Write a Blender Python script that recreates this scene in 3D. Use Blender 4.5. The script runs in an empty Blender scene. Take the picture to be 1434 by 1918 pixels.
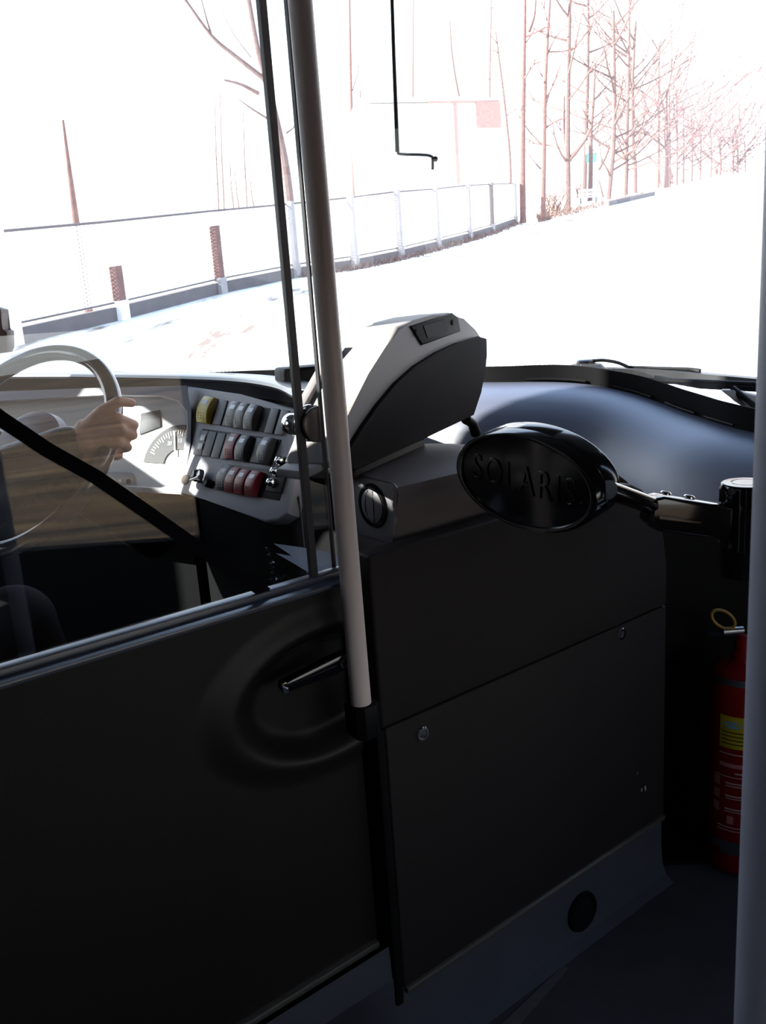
import bpy, bmesh, math, random
import numpy as np
from mathutils import Vector, Matrix
random.seed(7)
C = bpy.context.scene.collection

# ------------------------------------------------------------------ camera
FPX, CX, CY, EYE = 1626., 717., 959., 1.40
_dn = np.array([457., 6563., 1626.]); _dn /= np.linalg.norm(_dn)
_up = -_dn; _f = np.array([0, 0, 1.])
_Y = _f - _up * _f.dot(_up); _Y /= np.linalg.norm(_Y)
_X = np.cross(_Y, _up)
if _X[0] < 0: _X = -_X
RW = np.stack([_X, _Y, _up])
O = np.array([0, 0, EYE])
cam_d = bpy.data.cameras.new('camera'); cam = bpy.data.objects.new('camera', cam_d); C.objects.link(cam)
cam_d.sensor_fit = 'VERTICAL'; cam_d.sensor_height = 4.54; cam_d.sensor_width = 3.39; cam_d.lens = 3.85
cam_d.clip_start = 0.02; cam_d.clip_end = 2000
cam_d.dof.use_dof = True; cam_d.dof.focus_distance = 1.6; cam_d.dof.aperture_fstop = 2.8
M = Matrix.Identity(4)
for i in range(3):
    M[i][0] = RW[i, 0]; M[i][1] = -RW[i, 1]; M[i][2] = -RW[i, 2]; M[i][3] = O[i]
cam.matrix_world = M
bpy.context.scene.camera = cam

# ------------------------------------------------------------------ world, sun, exposure
vs = bpy.context.scene.view_settings
vs.view_transform = 'Standard'; vs.look = 'None'; vs.gamma = 1; vs.use_curve_mapping = False; vs.exposure = 0.0
w = bpy.data.worlds.new('sky'); bpy.context.scene.world = w; w.use_nodes = True
nt = w.node_tree; nt.nodes.clear()
wo = nt.nodes.new('ShaderNodeOutputWorld'); bg = nt.nodes.new('ShaderNodeBackground')
tc = nt.nodes.new('ShaderNodeTexCoord'); sx = nt.nodes.new('ShaderNodeSeparateXYZ'); cr = nt.nodes.new('ShaderNodeValToRGB')
nt.links.new(tc.outputs['Generated'], sx.inputs[0]); nt.links.new(sx.outputs[2], cr.inputs[0])
cr.color_ramp.elements[0].position = 0.0; cr.color_ramp.elements[0].color = (1.0, 0.97, 0.95, 1)
cr.color_ramp.elements[1].position = 0.65; cr.color_ramp.elements[1].color = (0.46, 0.64, 1.0, 1)
e = cr.color_ramp.elements.new(0.22); e.color = (0.93, 0.96, 1.0, 1)
nt.links.new(cr.outputs[0], bg.inputs[0]); bg.inputs[1].default_value = 3.2
nt.links.new(bg.outputs[0], wo.inputs[0])
SUN_TO = Vector((-0.88, -0.13, 0.43)).normalized()
sd = bpy.data.lights.new('sun', 'SUN'); sd.energy = 21; sd.angle = 0.009; sd.color = (1, 0.93, 0.84)
so = bpy.data.objects.new('sun', sd); C.objects.link(so)
so.rotation_euler = SUN_TO.to_track_quat('Z', 'Y').to_euler()
cy_ = bpy.context.scene.cycles
cy_.max_bounces = 10; cy_.transparent_max_bounces = 16; cy_.sample_clamp_indirect = 6; cy_.caustics_reflective = False
cy_.use_denoising = True

# ------------------------------------------------------------------ pixel -> place helpers
def ray(x, y): return RW @ np.array([(x - CX) / FPX, (y - CY) / FPX, 1.])
def pz(x, y, z): d = ray(x, y); return O + d * ((z - EYE) / d[2])
def pY(x, y, Y): d = ray(x, y); return O + d * (Y / d[1])
def pp(x, y, P, N):
    d = ray(x, y); P = np.asarray(P, float); N = np.asarray(N, float)
    return O + d * (((P - O) @ N) / (d @ N))
def proj(p):
    c = RW.T @ (np.asarray(p, float) - O); return CX + FPX * c[0] / c[2], CY + FPX * c[1] / c[2]
def nrm(v): v = np.asarray(v, float); return v / np.linalg.norm(v)
ZUP = np.array([0, 0, 1.])
GA, GB, GZ = 0.0403, 0.0942, -0.35           # the road climbs ahead of the bus
def gz(x, y): return GZ + GA * x + GB * y
def pg(x, y):
    d = ray(x, y); return O + d * ((GZ - EYE) / (d[2] - GA * d[0] - GB * d[1]))

# ------------------------------------------------------------------ materials
def mat(name, col, rough=0.5, metal=0.0, spec=0.5, bump=0, bscale=200, var=0, vscale=8, emit=None, coat=0):
    m = bpy.data.materials.new(name); m.use_nodes = True
    n = m.node_tree; b = n.nodes['Principled BSDF']
    b.inputs['Base Color'].default_value = (*col, 1); b.inputs['Roughness'].default_value = rough
    b.inputs['Metallic'].default_value = metal; b.inputs['Specular IOR Level'].default_value = spec
    if coat: b.inputs['Coat Weight'].default_value = coat
    if emit: b.inputs['Emission Color'].default_value = (*emit[0], 1); b.inputs['Emission Strength'].default_value = emit[1]
    if bump or var:
        t = n.nodes.new('ShaderNodeTexCoord')
    if bump:
        x = n.nodes.new('ShaderNodeTexNoise'); x.inputs['Scale'].default_value = bscale; x.inputs['Detail'].default_value = 3
        bu = n.nodes.new('ShaderNodeBump'); bu.inputs['Strength'].default_value = bump; bu.inputs['Distance'].default_value = 0.002
        n.links.new(t.outputs['Object'], x.inputs['Vector']); n.links.new(x.outputs['Fac'], bu.inputs['Height'])
        n.links.new(bu.outputs[0], b.inputs['Normal'])
    if var:
        x = n.nodes.new('ShaderNodeTexNoise'); x.inputs['Scale'].default_value = vscale; x.inputs['Detail'].default_value = 6
        mx = n.nodes.new('ShaderNodeMix'); mx.data_type = 'RGBA'
        mx.inputs[6].default_value = (*[c * (1 - var) for c in col], 1); mx.inputs[7].default_value = (*[min(1, c * (1 + var)) for c in col], 1)
        n.links.new(t.outputs['Object'], x.inputs['Vector']); n.links.new(x.outputs['Fac'], mx.inputs[0]); n.links.new(mx.outputs[2], b.inputs['Base Color'])
    return m
def glass(name, tint=(1, 1, 1), ior=1.5):
    m = bpy.data.materials.new(name); m.use_nodes = True; n = m.node_tree; n.nodes.clear()
    o = n.nodes.new('ShaderNodeOutputMaterial'); t = n.nodes.new('ShaderNodeBsdfTransparent'); g = n.nodes.new('ShaderNodeBsdfGlossy')
    ge = n.nodes.new('ShaderNodeNewGeometry'); dp = n.nodes.new('ShaderNodeVectorMath'); dp.operation = 'DOT_PRODUCT'; mx = n.nodes.new('ShaderNodeMixShader')
    def mth(op, a, b=None):
        q = n.nodes.new('ShaderNodeMath'); q.operation = op
        for k, v in enumerate((a, b)):
            if v is None: continue
            if isinstance(v, (int, float)): q.inputs[k].default_value = v
            else: n.links.new(v, q.inputs[k])
        return q.outputs[0]
    n.links.new(ge.outputs['True Normal'], dp.inputs[0]); n.links.new(ge.outputs['Incoming'], dp.inputs[1])
    r0 = ((ior - 1) / (ior + 1)) ** 2
    fr_ = mth('ADD', mth('MULTIPLY', mth('POWER', mth('SUBTRACT', 1.0, mth('ABSOLUTE', dp.outputs['Value'])), 5.0), 1 - r0), r0)
    t.inputs[0].default_value = (*tint, 1); g.inputs['Roughness'].default_value = 0.0
    n.links.new(fr_, mx.inputs[0]); n.links.new(t.outputs[0], mx.inputs[1]); n.links.new(g.outputs[0], mx.inputs[2]); n.links.new(mx.outputs[0], o.inputs[0])
    return m
m_panel = mat('charcoal_plastic', (0.024, 0.0195, 0.0195), 0.6, spec=0.16, bump=0.25, bscale=900)
m_door = mat('door_plastic', (0.0135, 0.0108, 0.0102), 0.45, spec=0.3, bump=0.2, bscale=900)
m_console = mat('console_grey', (0.145, 0.122, 0.122), 0.5, spec=0.2, bump=0.2, bscale=900)
m_dash = mat('dash_grey', (0.36, 0.35, 0.40), 0.5, bump=0.2, bscale=900)
m_hump = mat('dash_cover', (0.10, 0.115, 0.172), 0.40, spec=1.0, bump=0.25, bscale=1400)
m_hump.node_tree.nodes['Principled BSDF'].inputs['Coat Weight'].default_value = 1.0; m_hump.node_tree.nodes['Principled BSDF'].inputs['Coat Roughness'].default_value = 0.4
m_black = mat('black_plastic', (0.006, 0.006, 0.007), 0.5, spec=.15)
m_gloss = mat('gloss_black', (0.006, 0.006, 0.008), 0.12, spec=0.6)
m_rubber = mat('black_rubber', (0.006, 0.006, 0.007), 0.7, spec=0.08)
m_trimr = mat('trim_rubber', (0.04, 0.05, 0.085), 0.3, spec=1.0, coat=0.25)
m_alu = mat('trim_metal', (0.16, 0.145, 0.13), 0.4, metal=0.6)
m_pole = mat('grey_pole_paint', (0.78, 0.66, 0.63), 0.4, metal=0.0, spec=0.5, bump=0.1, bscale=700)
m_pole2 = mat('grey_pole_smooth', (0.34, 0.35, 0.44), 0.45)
m_chrome = mat('chrome', (0.8, 0.8, 0.82), 0.12, metal=1)
m_steel = mat('dull_steel', (0.45, 0.45, 0.46), 0.3, metal=1)
m_white = mat('white_plastic', (0.35, 0.325, 0.325), 0.5, spec=.3)
m_paper = mat('paper', (0.8, 0.84, 0.95), 0.8)
m_mach = mat('machine_dark', (0.017, 0.0135, 0.0145), 0.7, spec=0.06, bump=0.15, bscale=1200)
m_machg = mat('machine_grey', (0.33, 0.30, 0.31), 0.45)
m_screen = mat('display_glass', (0.008, 0.008, 0.009), 0.5, spec=.05)
m_lcd = mat('lcd', (0.018, 0.02, 0.021), 0.5, spec=.05)
m_yellow = mat('yellow_plastic', (0.62, 0.47, 0.02), 0.4)
m_redsw = mat('red_plastic', (0.33, 0.02, 0.035), 0.4)
m_darksw = mat('switch_dark', (0.06, 0.06, 0.07), 0.4)
m_blank = mat('switch_blank', (0.09, 0.09, 0.105), 0.5)
m_lens = mat('white_lens', (0.75, 0.78, 0.8), 0.25)
m_lensgrey = mat('dark_lens', (0.22, 0.24, 0.26), 0.3)
m_floor = mat('bus_floor_vinyl', (0.060, 0.054, 0.062), 0.8, spec=.2, bump=0.3, bscale=400, var=0.2, vscale=12)
m_skirt = mat('skirt_vinyl', (0.060, 0.063, 0.080), 0.75, spec=.2, bump=0.2, bscale=500, var=0.15, vscale=9)
m_shell = mat('bus_shell', (0.014, 0.014, 0.015), 0.7, spec=.1)
m_red = mat('extinguisher_red', (0.20, 0.004, 0.006), 0.4, spec=.25)
m_ylabel = mat('yellow_label', (0.42, 0.34, 0.01), 0.5)
m_blue = mat('blue_print', (0.16, 0.33, 0.5), 0.5)
m_white2 = mat('white_print', (0.42, 0.36, 0.36), 0.6)
m_ring = mat('yellow_ring', (0.36, 0.20, 0.02), 0.5)
m_skin = mat('skin', (0.84, 0.46, 0.35), 0.5, var=0.12, vscale=60, bump=0.25, bscale=250)
m_jacket = mat('black_jacket', (0.030, 0.027, 0.027), 0.45, spec=0.5, bump=0.5, bscale=120, var=0.3, vscale=40)
m_trouser = mat('dark_trousers', (0.02, 0.02, 0.024), 0.8)
m_hair = mat('brown_hair', (0.05, 0.03, 0.02), 0.6)
m_seat = mat('seat_fabric', (0.02, 0.02, 0.03), 0.9)
m_gap = mat('reflection_gap_black', (0.005, 0.005, 0.009), 0.7, spec=.06)  # black of the added band where the glass reflection is missing
m_wheel = mat('wheel_leather', (0.06, 0.057, 0.075), 0.16, spec=0.8, coat=0.6)
m_gauge = mat('gauge_face', (0.03, 0.034, 0.045), 0.5, spec=.2)
m_tick = mat('gauge_print', (0.8, 0.8, 0.8), 0.5)
m_cluster = mat('cluster_face', (0.62, 0.64, 0.66), 0.35)
m_key = mat('key_fob', (0.10, 0.06, 0.04), 0.4)
m_bark = mat('brown_bark', (0.19, 0.125, 0.118), 0.9, var=0.45, vscale=6)
m_barkp = mat('pink_bark', (0.20, 0.115, 0.105), 0.9, var=0.4, vscale=5)
m_twig = mat('twig_bark', (0.20, 0.13, 0.11), 0.9)
m_twigp = mat('far_bark', (0.20, 0.13, 0.135), 0.9)
m_conc = mat('concrete', (0.15, 0.13, 0.135), 0.85, var=0.25, vscale=3)
m_post = mat('pale_concrete', (0.36, 0.33, 0.335), 0.85, var=0.15, vscale=5)
m_fence = mat('white_sheet', (0.88, 0.88, 0.88), 0.7)
m_mesh = bpy.data.materials.new('wire_mesh'); m_mesh.use_nodes = True
_n = m_mesh.node_tree; _b = _n.nodes['Principled BSDF']; _b.inputs['Base Color'].default_value = (.85, .85, .85, 1); _b.inputs['Roughness'].default_value = .8
_t = _n.nodes.new('ShaderNodeTexCoord'); _c = _n.nodes.new('ShaderNodeTexChecker'); _c.inputs['Scale'].default_value = 24; _c.inputs[1].default_value = (1, 1, 1, 1); _c.inputs[2].default_value = (0, 0, 0, 1)
_n.links.new(_t.outputs['Object'], _c.inputs['Vector']); _n.links.new(_c.outputs['Color'], _b.inputs['Alpha'])
m_rail = mat('rail_brown', (0.16, 0.13, 0.13), 0.8)
m_road = mat('pale_road', (0.72, 0.72, 0.70), 0.9, var=0.06, vscale=2)
m_house = mat('white_render', (0.90, 0.90, 0.88), 0.8)
m_tile = mat('red_tile', (0.44, 0.28, 0.25), 0.8, var=0.3, vscale=4)
m_roofw = mat('pale_roof', (0.9, 0.9, 0.9), 0.8)
m_bench = mat('bench_white', (0.33, 0.36, 0.37), 0.6)
m_benchd = mat('bench_dark', (0.06, 0.06, 0.075), 0.6)
m_sign = mat('sign_cyan', (0.08, 0.30, 0.33), 0.5)
m_wash = mat('frame_grey', (0.05, 0.05, 0.055), 0.4)
m_glass = glass('cab_glass', (0.93, 0.95, 0.96), 1.62)
m_wind = glass('windscreen_glass', (0.96, 0.985, 0.98), 1.45)
m_edge = mat('glass_edge', (0.045, 0.043, 0.045), 0.3)

def verge_mat(name, pale, brown, th, sc=(0.25, 1.2)):
    m = bpy.data.materials.new(name); m.use_nodes = True; n = m.node_tree; b = n.nodes['Principled BSDF']; b.inputs['Roughness'].default_value = 0.95
    t = n.nodes.new('ShaderNodeTexCoord'); mp = n.nodes.new('ShaderNodeMapping'); mp.inputs['Rotation'].default_value = (0, 0, math.radians(27)); mp.inputs['Scale'].default_value = (sc[1], sc[0], 1)
    x = n.nodes.new('ShaderNodeTexNoise'); x.inputs['Scale'].default_value = 1.0; x.inputs['Detail'].default_value = 9; x.inputs['Roughness'].default_value = 0.62
    r = n.nodes.new('ShaderNodeValToRGB'); r.color_ramp.elements[0].position = th[0]; r.color_ramp.elements[1].position = th[1]
    r.color_ramp.elements[0].color = (*pale, 1); r.color_ramp.elements[1].color = (*brown, 1)
    n.links.new(t.outputs['Object'], mp.inputs[0]); n.links.new(mp.outputs[0], x.inputs['Vector']); n.links.new(x.outputs['Fac'], r.inputs[0]); n.links.new(r.outputs[0], b.inputs['Base Color'])
    return m
m_verge = verge_mat('dry_verge', (0.72, 0.70, 0.64), (0.22, 0.16, 0.13), (0.555, 0.65))
m_litter = verge_mat('leaf_litter', (0.26, 0.155, 0.072), (0.05, 0.031, 0.018), (0.36, 0.62), (0.12, 2.2))

# ------------------------------------------------------------------ mesh helpers (all take world coordinates)
def bm_box(bm, o, a, b, c):
    """box from corner o along the three edge vectors a, b, c"""
    o, a, b, c = (Vector(tuple(map(float, v))) for v in (o, a, b, c))
    v = [bm.verts.new(o + i * a + j * b + k * c) for k in (0, 1) for j in (0, 1) for i in (0, 1)]
    for q in ((0, 2, 3, 1), (4, 5, 7, 6), (0, 1, 5, 4), (2, 6, 7, 3), (0, 4, 6, 2), (1, 3, 7, 5)): bm.faces.new([v[i] for i in q])
def bm_prism(bm, pts, ext, bevel=0, seg=2, pts2=None):
    ext = Vector(tuple(map(float, ext)))
    A = [bm.verts.new(tuple(map(float, p))) for p in pts]
    B = [bm.verts.new(Vector(tuple(map(float, p))) + ext) for p in (pts2 if pts2 is not None else pts)]
    n = len(A); bm.faces.new(A); bm.faces.new(B[::-1])
    for i in range(n): bm.faces.new((A[i], B[i], B[(i + 1) % n], A[(i + 1) % n]))
    if bevel:
        es = [e for e in bm.edges if (e.verts[0] in A and e.verts[1] in A) or (e.verts[0] in B and e.verts[1] in B)]
        bmesh.ops.bevel(bm, geom=es, offset=bevel, segments=seg, profile=0.5, affect='EDGES', clamp_overlap=True)
def bm_tube(bm, pts, rad, n=10, cap=True):
    P = [np.asarray(p, float) for p in pts]
    R_ = rad if hasattr(rad, '__len__') else [rad] * len(P)
    rings = []; ref = None
    for i, p in enumerate(P):
        t = nrm(P[min(i + 1, len(P) - 1)] - P[max(i - 1, 0)])
        if ref is None:
            ref = np.array([0, 0, 1.]) if abs(t[2]) < 0.9 else np.array([1., 0, 0])
        a = ref - t * (ref @ t); a = nrm(a); b = np.cross(t, a); ref = a
        rings.append([bm.verts.new(tuple(p + R_[i] * (math.cos(q) * a + math.sin(q) * b))) for q in np.linspace(0, 2 * math.pi, n, endpoint=False)])
    for A, B in zip(rings, rings[1:]):
        for i in range(n): bm.faces.new((A[i], A[(i + 1) % n], B[(i + 1) % n], B[i]))
    if cap:
        bm.faces.new(rings[0][::-1]); bm.faces.new(rings[-1])
def bm_lathe(bm, base, axis, prof, n=32, squash=None):
    """prof: list of (radius, height) along axis"""
    axis = nrm(axis); ref = np.array([0, 0, 1.]) if abs(axis[2]) < 0.9 else np.array([1., 0, 0])
    a = nrm(ref - axis * (ref @ axis)); b = np.cross(axis, a); base = np.asarray(base, float)
    rings = []
    for r, h in prof:
        rings.append([bm.verts.new(tuple(base + axis * h + max(r, 1e-5) * (math.cos(q) * a + math.sin(q) * b))) for q in np.linspace(0, 2 * math.pi, n, endpoint=False)])
    for A, B in zip(rings, rings[1:]):
        for i in range(n): bm.faces.new((A[i], A[(i + 1) % n], B[(i + 1) % n], B[i]))
    bm.faces.new(rings[0][::-1]); bm.faces.new(rings[-1])
def bm_loft(bm, rows, close=False):
    V = [[bm.verts.new(tuple(map(float, p))) for p in r] for r in rows]
    for A, B in zip(V, V[1:]):
        for i in range(len(A) - 1): bm.faces.new((A[i], A[i + 1], B[i + 1], B[i]))
        if close: bm.faces.new((A[-1], A[0], B[0], B[-1]))
    return V
def bm_ball(bm, c, r, n=16):
    m_ = Matrix.Translation(tuple(map(float, c))) @ Matrix.Diagonal((*([r] * 3 if not hasattr(r, '__len__') else r), 1))
    bmesh.ops.create_uvsphere(bm, u_segments=n, v_segments=n // 2 + 2, radius=1, matrix=m_)
def bevel_all(bm, off, seg=2, ang=0.6):
    es = [e for e in bm.edges if len(e.link_faces) == 2 and e.calc_face_angle(0) > ang]
    bmesh.ops.bevel(bm, geom=es, offset=off, segments=seg, profile=0.5, affect='EDGES', clamp_overlap=True)
def smooth_catmull(pts, k=6):
    P = [np.asarray(p, float) for p in pts]; P = [2 * P[0] - P[1]] + P + [2 * P[-1] - P[-2]]; out = []
    for i in range(1, len(P) - 2):
        for t in np.linspace(0, 1, k, endpoint=False):
            a, b, c, d = P[i - 1:i + 3]
            out.append(0.5 * ((2 * b) + (c - a) * t + (2 * a - 5 * b + 4 * c - d) * t * t + (3 * b - a - 3 * c + d) * t ** 3))
    out.append(P[-2]); return out

def obj(name, bm, m, parent=None, smooth=True, label=None, recalc=True):
    if recalc: bmesh.ops.recalc_face_normals(bm, faces=bm.faces[:])
    root = parent
    off = Vector((0, 0, 0))
    while root is not None: off += root.location; root = root.parent
    if parent is None:                         # a thing that is one mesh: origin at the middle of its base
        xs = [v.co for v in bm.verts]
        off = Vector((sum(v.x for v in xs) / len(xs), sum(v.y for v in xs) / len(xs), min(v.z for v in xs)))
    for v in bm.verts: v.co -= off
    me = bpy.data.meshes.new(name); bm.to_mesh(me); bm.free()
    me.materials.append(m)
    if smooth:
        for p in me.polygons: p.use_smooth = True
        me.set_sharp_from_angle(angle=math.radians(38))
    o = bpy.data.objects.new(name, me); C.objects.link(o)
    if parent is None: o.location = off
    else: o.parent = parent
    if label: o['label'] = label
    return o
def NB(): return bmesh.new()
def thing(name, label, cat, loc, group=None):
    o = bpy.data.objects.new(name, None); C.objects.link(o); o.location = tuple(map(float, loc)); o.empty_display_size = 0.1
    o['label'] = label; o['category'] = cat
    if group: o['group'] = group
    return o
def tag(o, label, cat, group=None):
    o['label'] = label; o['category'] = cat
    if group: o['group'] = group
    return o
def struct(o, label=None):
    o['kind'] = 'structure'
    if label: o['label'] = label
    return o
def box(name, o_, a, b, c, m, parent=None, bev=0, seg=2, label=None):
    bm = NB(); bm_box(bm, o_, a, b, c)
    if bev: bmesh.ops.recalc_face_normals(bm, faces=bm.faces[:]); bevel_all(bm, bev, seg)
    return obj(name, bm, m, parent, label=label)
def tube(name, pts, r, m, parent=None, n=12, label=None):
    bm = NB(); bm_tube(bm, pts, r, n); return obj(name, bm, m, parent, label=label)
def lathe(name, base, axis, prof, m, parent=None, n=32, label=None):
    bm = NB(); bm_lathe(bm, base, axis, prof, n); return obj(name, bm, m, parent, label=label)
def from_capsules(name, caps, voxel, m, parent, smooth_it=6):
    """one continuous skin over tapered limbs: voxel-remeshed union, then smoothed"""
    bm = NB()
    for p, q, r0, r1 in caps:
        p = np.asarray(p, float); q = np.asarray(q, float)
        L = np.linalg.norm(q - p)
        if L < 1e-6:
            bm_ball(bm, p, r0, 20); continue
        t = (q - p) / L; prof = []
        for k in range(7):
            a = math.pi / 2 * (k / 6.); prof.append((r0 * math.sin(a), -r0 * math.cos(a)))
        for k in range(7):
            a = math.pi / 2 * (1 - k / 6.); prof.append((r1 * math.sin(a), L + r1 * math.cos(a)))
        bm_lathe(bm, p, t, prof, 20)
    bmesh.ops.recalc_face_normals(bm, faces=bm.faces[:])
    me = bpy.data.meshes.new('tmp'); bm.to_mesh(me); bm.free()
    to = bpy.data.objects.new('tmp', me); C.objects.link(to)
    md = to.modifiers.new('r', 'REMESH'); md.mode = 'VOXEL'; md.voxel_size = voxel
    ms = to.modifiers.new('s', 'SMOOTH'); ms.factor = 0.5; ms.iterations = smooth_it
    dg = bpy.context.evaluated_depsgraph_get(); dg.update()
    me2 = bpy.data.meshes.new_from_object(to.evaluated_get(dg))
    bpy.data.objects.remove(to); bpy.data.meshes.remove(me)
    bm = NB(); bm.from_mesh(me2); bpy.data.meshes.remove(me2)
    o = obj(name, bm, m, parent, recalc=False)
    for p in o.data.polygons: p.use_smooth = True
    return o

# ------------------------------------------------------------------ shared directions
DW = nrm([0.798, 0.602, 0]); NW = np.array([DW[1], -DW[0], 0])       # partition line, and the side it shows to the aisle
F0 = pz(1237, 1640, 0)                                                # far foot of the partition
UB = np.array([math.sin(math.radians(27)), math.cos(math.radians(27)), 0]); RB = np.array([UB[1], -UB[0], 0])  # bus heading / right
def wp(al, out, z): return F0 + DW * al + NW * out + ZUP * z           # along the wall, out of it, height
def onw(x, y, out=0.0): return pp(x, y, F0 + NW * out, NW)
def wcoord(p): q = np.asarray(p) - F0; return q @ DW, q @ NW, q[2]

# ================================================================== OUTSIDE
def ground_quad(name, pts, dz, m):
    bm = NB(); n = 40
    vs_ = [bm.verts.new((x, y, gz(x, y) + dz)) for x, y in pts]; bm.faces.new(vs_)
    o = obj(name, bm, m); return o
def lat(f, l): return tuple((UB * f + RB * l)[:2])
# fence foot points seen along the verge
fence_px = [(-160, 690), (20, 648), (222, 600), (408, 551), (550, 521), (660, 505), (745, 487), (815, 468), (875, 451), (918, 437), (962, 420)]
FP = [pg(*p) for p in fence_px]
fd = nrm(FP[5] - FP[1])
def cross_bed(name, stops, dz, m, kind_label):
    bm = NB(); rows = []
    for f in (-60, -20, 0, 10, 20, 40, 80, 160, 320, 700):
        rows.append([np.array([*(UB * f + RB * l)[:2], 0]) for l in stops])
    for r in rows:
        for p in r: p[2] = gz(p[0], p[1]) + dz
    bm_loft(bm, rows); o = obj(name, bm, m); struct(o, kind_label); return o
cross_bed('road', [-4.6, 0, 3.0], 0.02, m_road, 'pale sunlit road climbing ahead of the bus')
cross_bed('ground', [-220, -60, -4.6], 0.0, m_verge, 'pale dry verge with brown streaks beside the road')
o = cross_bed('bank', [3.0, 12, 60], 0.0, m_litter, 'brown leaf-covered bank right of the bus, seen in the cab glass reflection')

# fence: each bay is lifted out on its own
plinth_h = 0.30
bays = ['at the left frame edge', 'above the top of the steering wheel', 'left of the short brown post',
        'just left of the grey pole', 'behind the grey handrail pole', 'first right of the grey pole', 'second right of the grey pole',
        'third right of the grey pole', 'fourth right of the grey pole', 'at the far end beside the pink trunk']
def post_h(i): return [2.05, 2.05, 2.05, 2.1, 2.1, 2.1, 2.15, 2.15, 2.2, 2.2, 2.2][i]
for i in range(10):
    a, b = FP[i], FP[i + 1]; d = b - a; L = np.linalg.norm(d); d = d / L; nn = nrm(np.cross(d, ZUP))
    t = thing('fence_bay', 'white fence bay on grey plinth, ' + bays[i], 'fence', (a + b) / 2)
    bmx = NB(); bm_box(bmx, a - nn * 0.1, b - a, nn * 0.2, ZUP * plinth_h * (1 if i > 0 else 1)); obj('plinth', bmx, m_conc, t)
    h0, h1 = post_h(i), post_h(i + 1)
    bmx = NB(); bm_prism(bmx, [a + ZUP * (plinth_h + .06) + d * .12, b + ZUP * (plinth_h + .06) - d * .12, b + ZUP * h1 - d * .12, a + ZUP * h0 + d * .12], nn * 0.03); obj('wire_mesh', bmx, m_mesh, t)
    tube('top_rail', [a + ZUP * (h0 + .03), b + ZUP * (h1 + .03)], 0.028, m_rail, t, 8)
    tube('bottom_rail', [a + nn * .06 + ZUP * (plinth_h + .09), b + nn * .06 + ZUP * (plinth_h + .09)], 0.02, m_rail, t, 8)
plab = ['brown fence post partly outside the left edge', 'fence post above the steering wheel rim', 'short brown fence post above the wheel hub side', 'brown rough fence post left of the grey pole',
        'pale fence post between thin glass edge and grey pole', 'pale fence post first right of the grey pole', 'pale fence post second right of the grey pole',
        'pale fence post under the hanging rod hook', 'thin pale fence post left of the striped post', 'dark striped fence post near the fence end', 'last pale fence post at the fence end']
for i, p in enumerate(FP):
    hgt = post_h(i) + (0.1 if i else 0); wd = 0.2 if i < 4 else 0.17
    d = fd; nn = nrm(np.cross(d, ZUP))
    t = thing('fence_post', plab[i], 'post', p)
    mm = m_rail if i == 9 else m_barkp if i in (2, 3) else m_fence if i < 2 else m_post
    hh = [hgt, hgt, 1.15, 1.75][i] if i < 4 else hgt
    bmx = NB(); bm_box(bmx, p - d * wd / 2 + nn * 0.02, d * wd, nn * wd, ZUP * hh); obj('shaft', bmx, mm, t)
    bmx = NB(); bm_box(bmx, p - d * (wd / 2 + .03) - nn * .0, d * (wd + .06), nn * (wd + .05), ZUP * 0.42); obj('foot_block', bmx, m_fence if i < 3 else m_post, t)
    if i in (7, 9):
        for k in range(9):
            bmx = NB(); bm_box(bmx, p + d * (wd / 2 + .02) + nn * .1 + ZUP * (.5 + k * .2), d * .14, nn * .03, ZUP * .1); obj('ladder_block', bmx, m_benchd, t)

# trees -------------------------------------------------------------
rng = random.Random(3)
def grow(bm, p, d, L, r, depth, spread=0.55, n=5, up=0.12):
    p = np.asarray(p, float); d = nrm(d); pts = [p]; seg = 4
    for k in range(seg):
        d = nrm(d + np.array([rng.uniform(-1, 1), rng.uniform(-1, 1), rng.uniform(-.6, 1)]) * 0.14 + ZUP * up * 0.4)
        pts.append(pts[-1] + d * L / seg)
    bm_tube(bm, pts, [r * (1 - .6 * k / seg) for k in range(seg + 1)], n, cap=False)
    if depth > 0:
        for k in range(2 if depth > 1 else 3):
            q = pts[rng.randint(2, seg)]
            dd = nrm(d + np.array([rng.uniform(-1, 1), rng.uniform(-1, 1), rng.uniform(-.5, .8)]) * spread * 1.5)
            grow(bm, q, dd, L * rng.uniform(.45, .7), r * .5, depth - 1, spread, 4, up)
def px_at(x, y, P):
    d = ray(x, y); k = nrm([P[0], P[1], 0]); return O + d * ((P - O) @ k / (d @ k))
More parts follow.
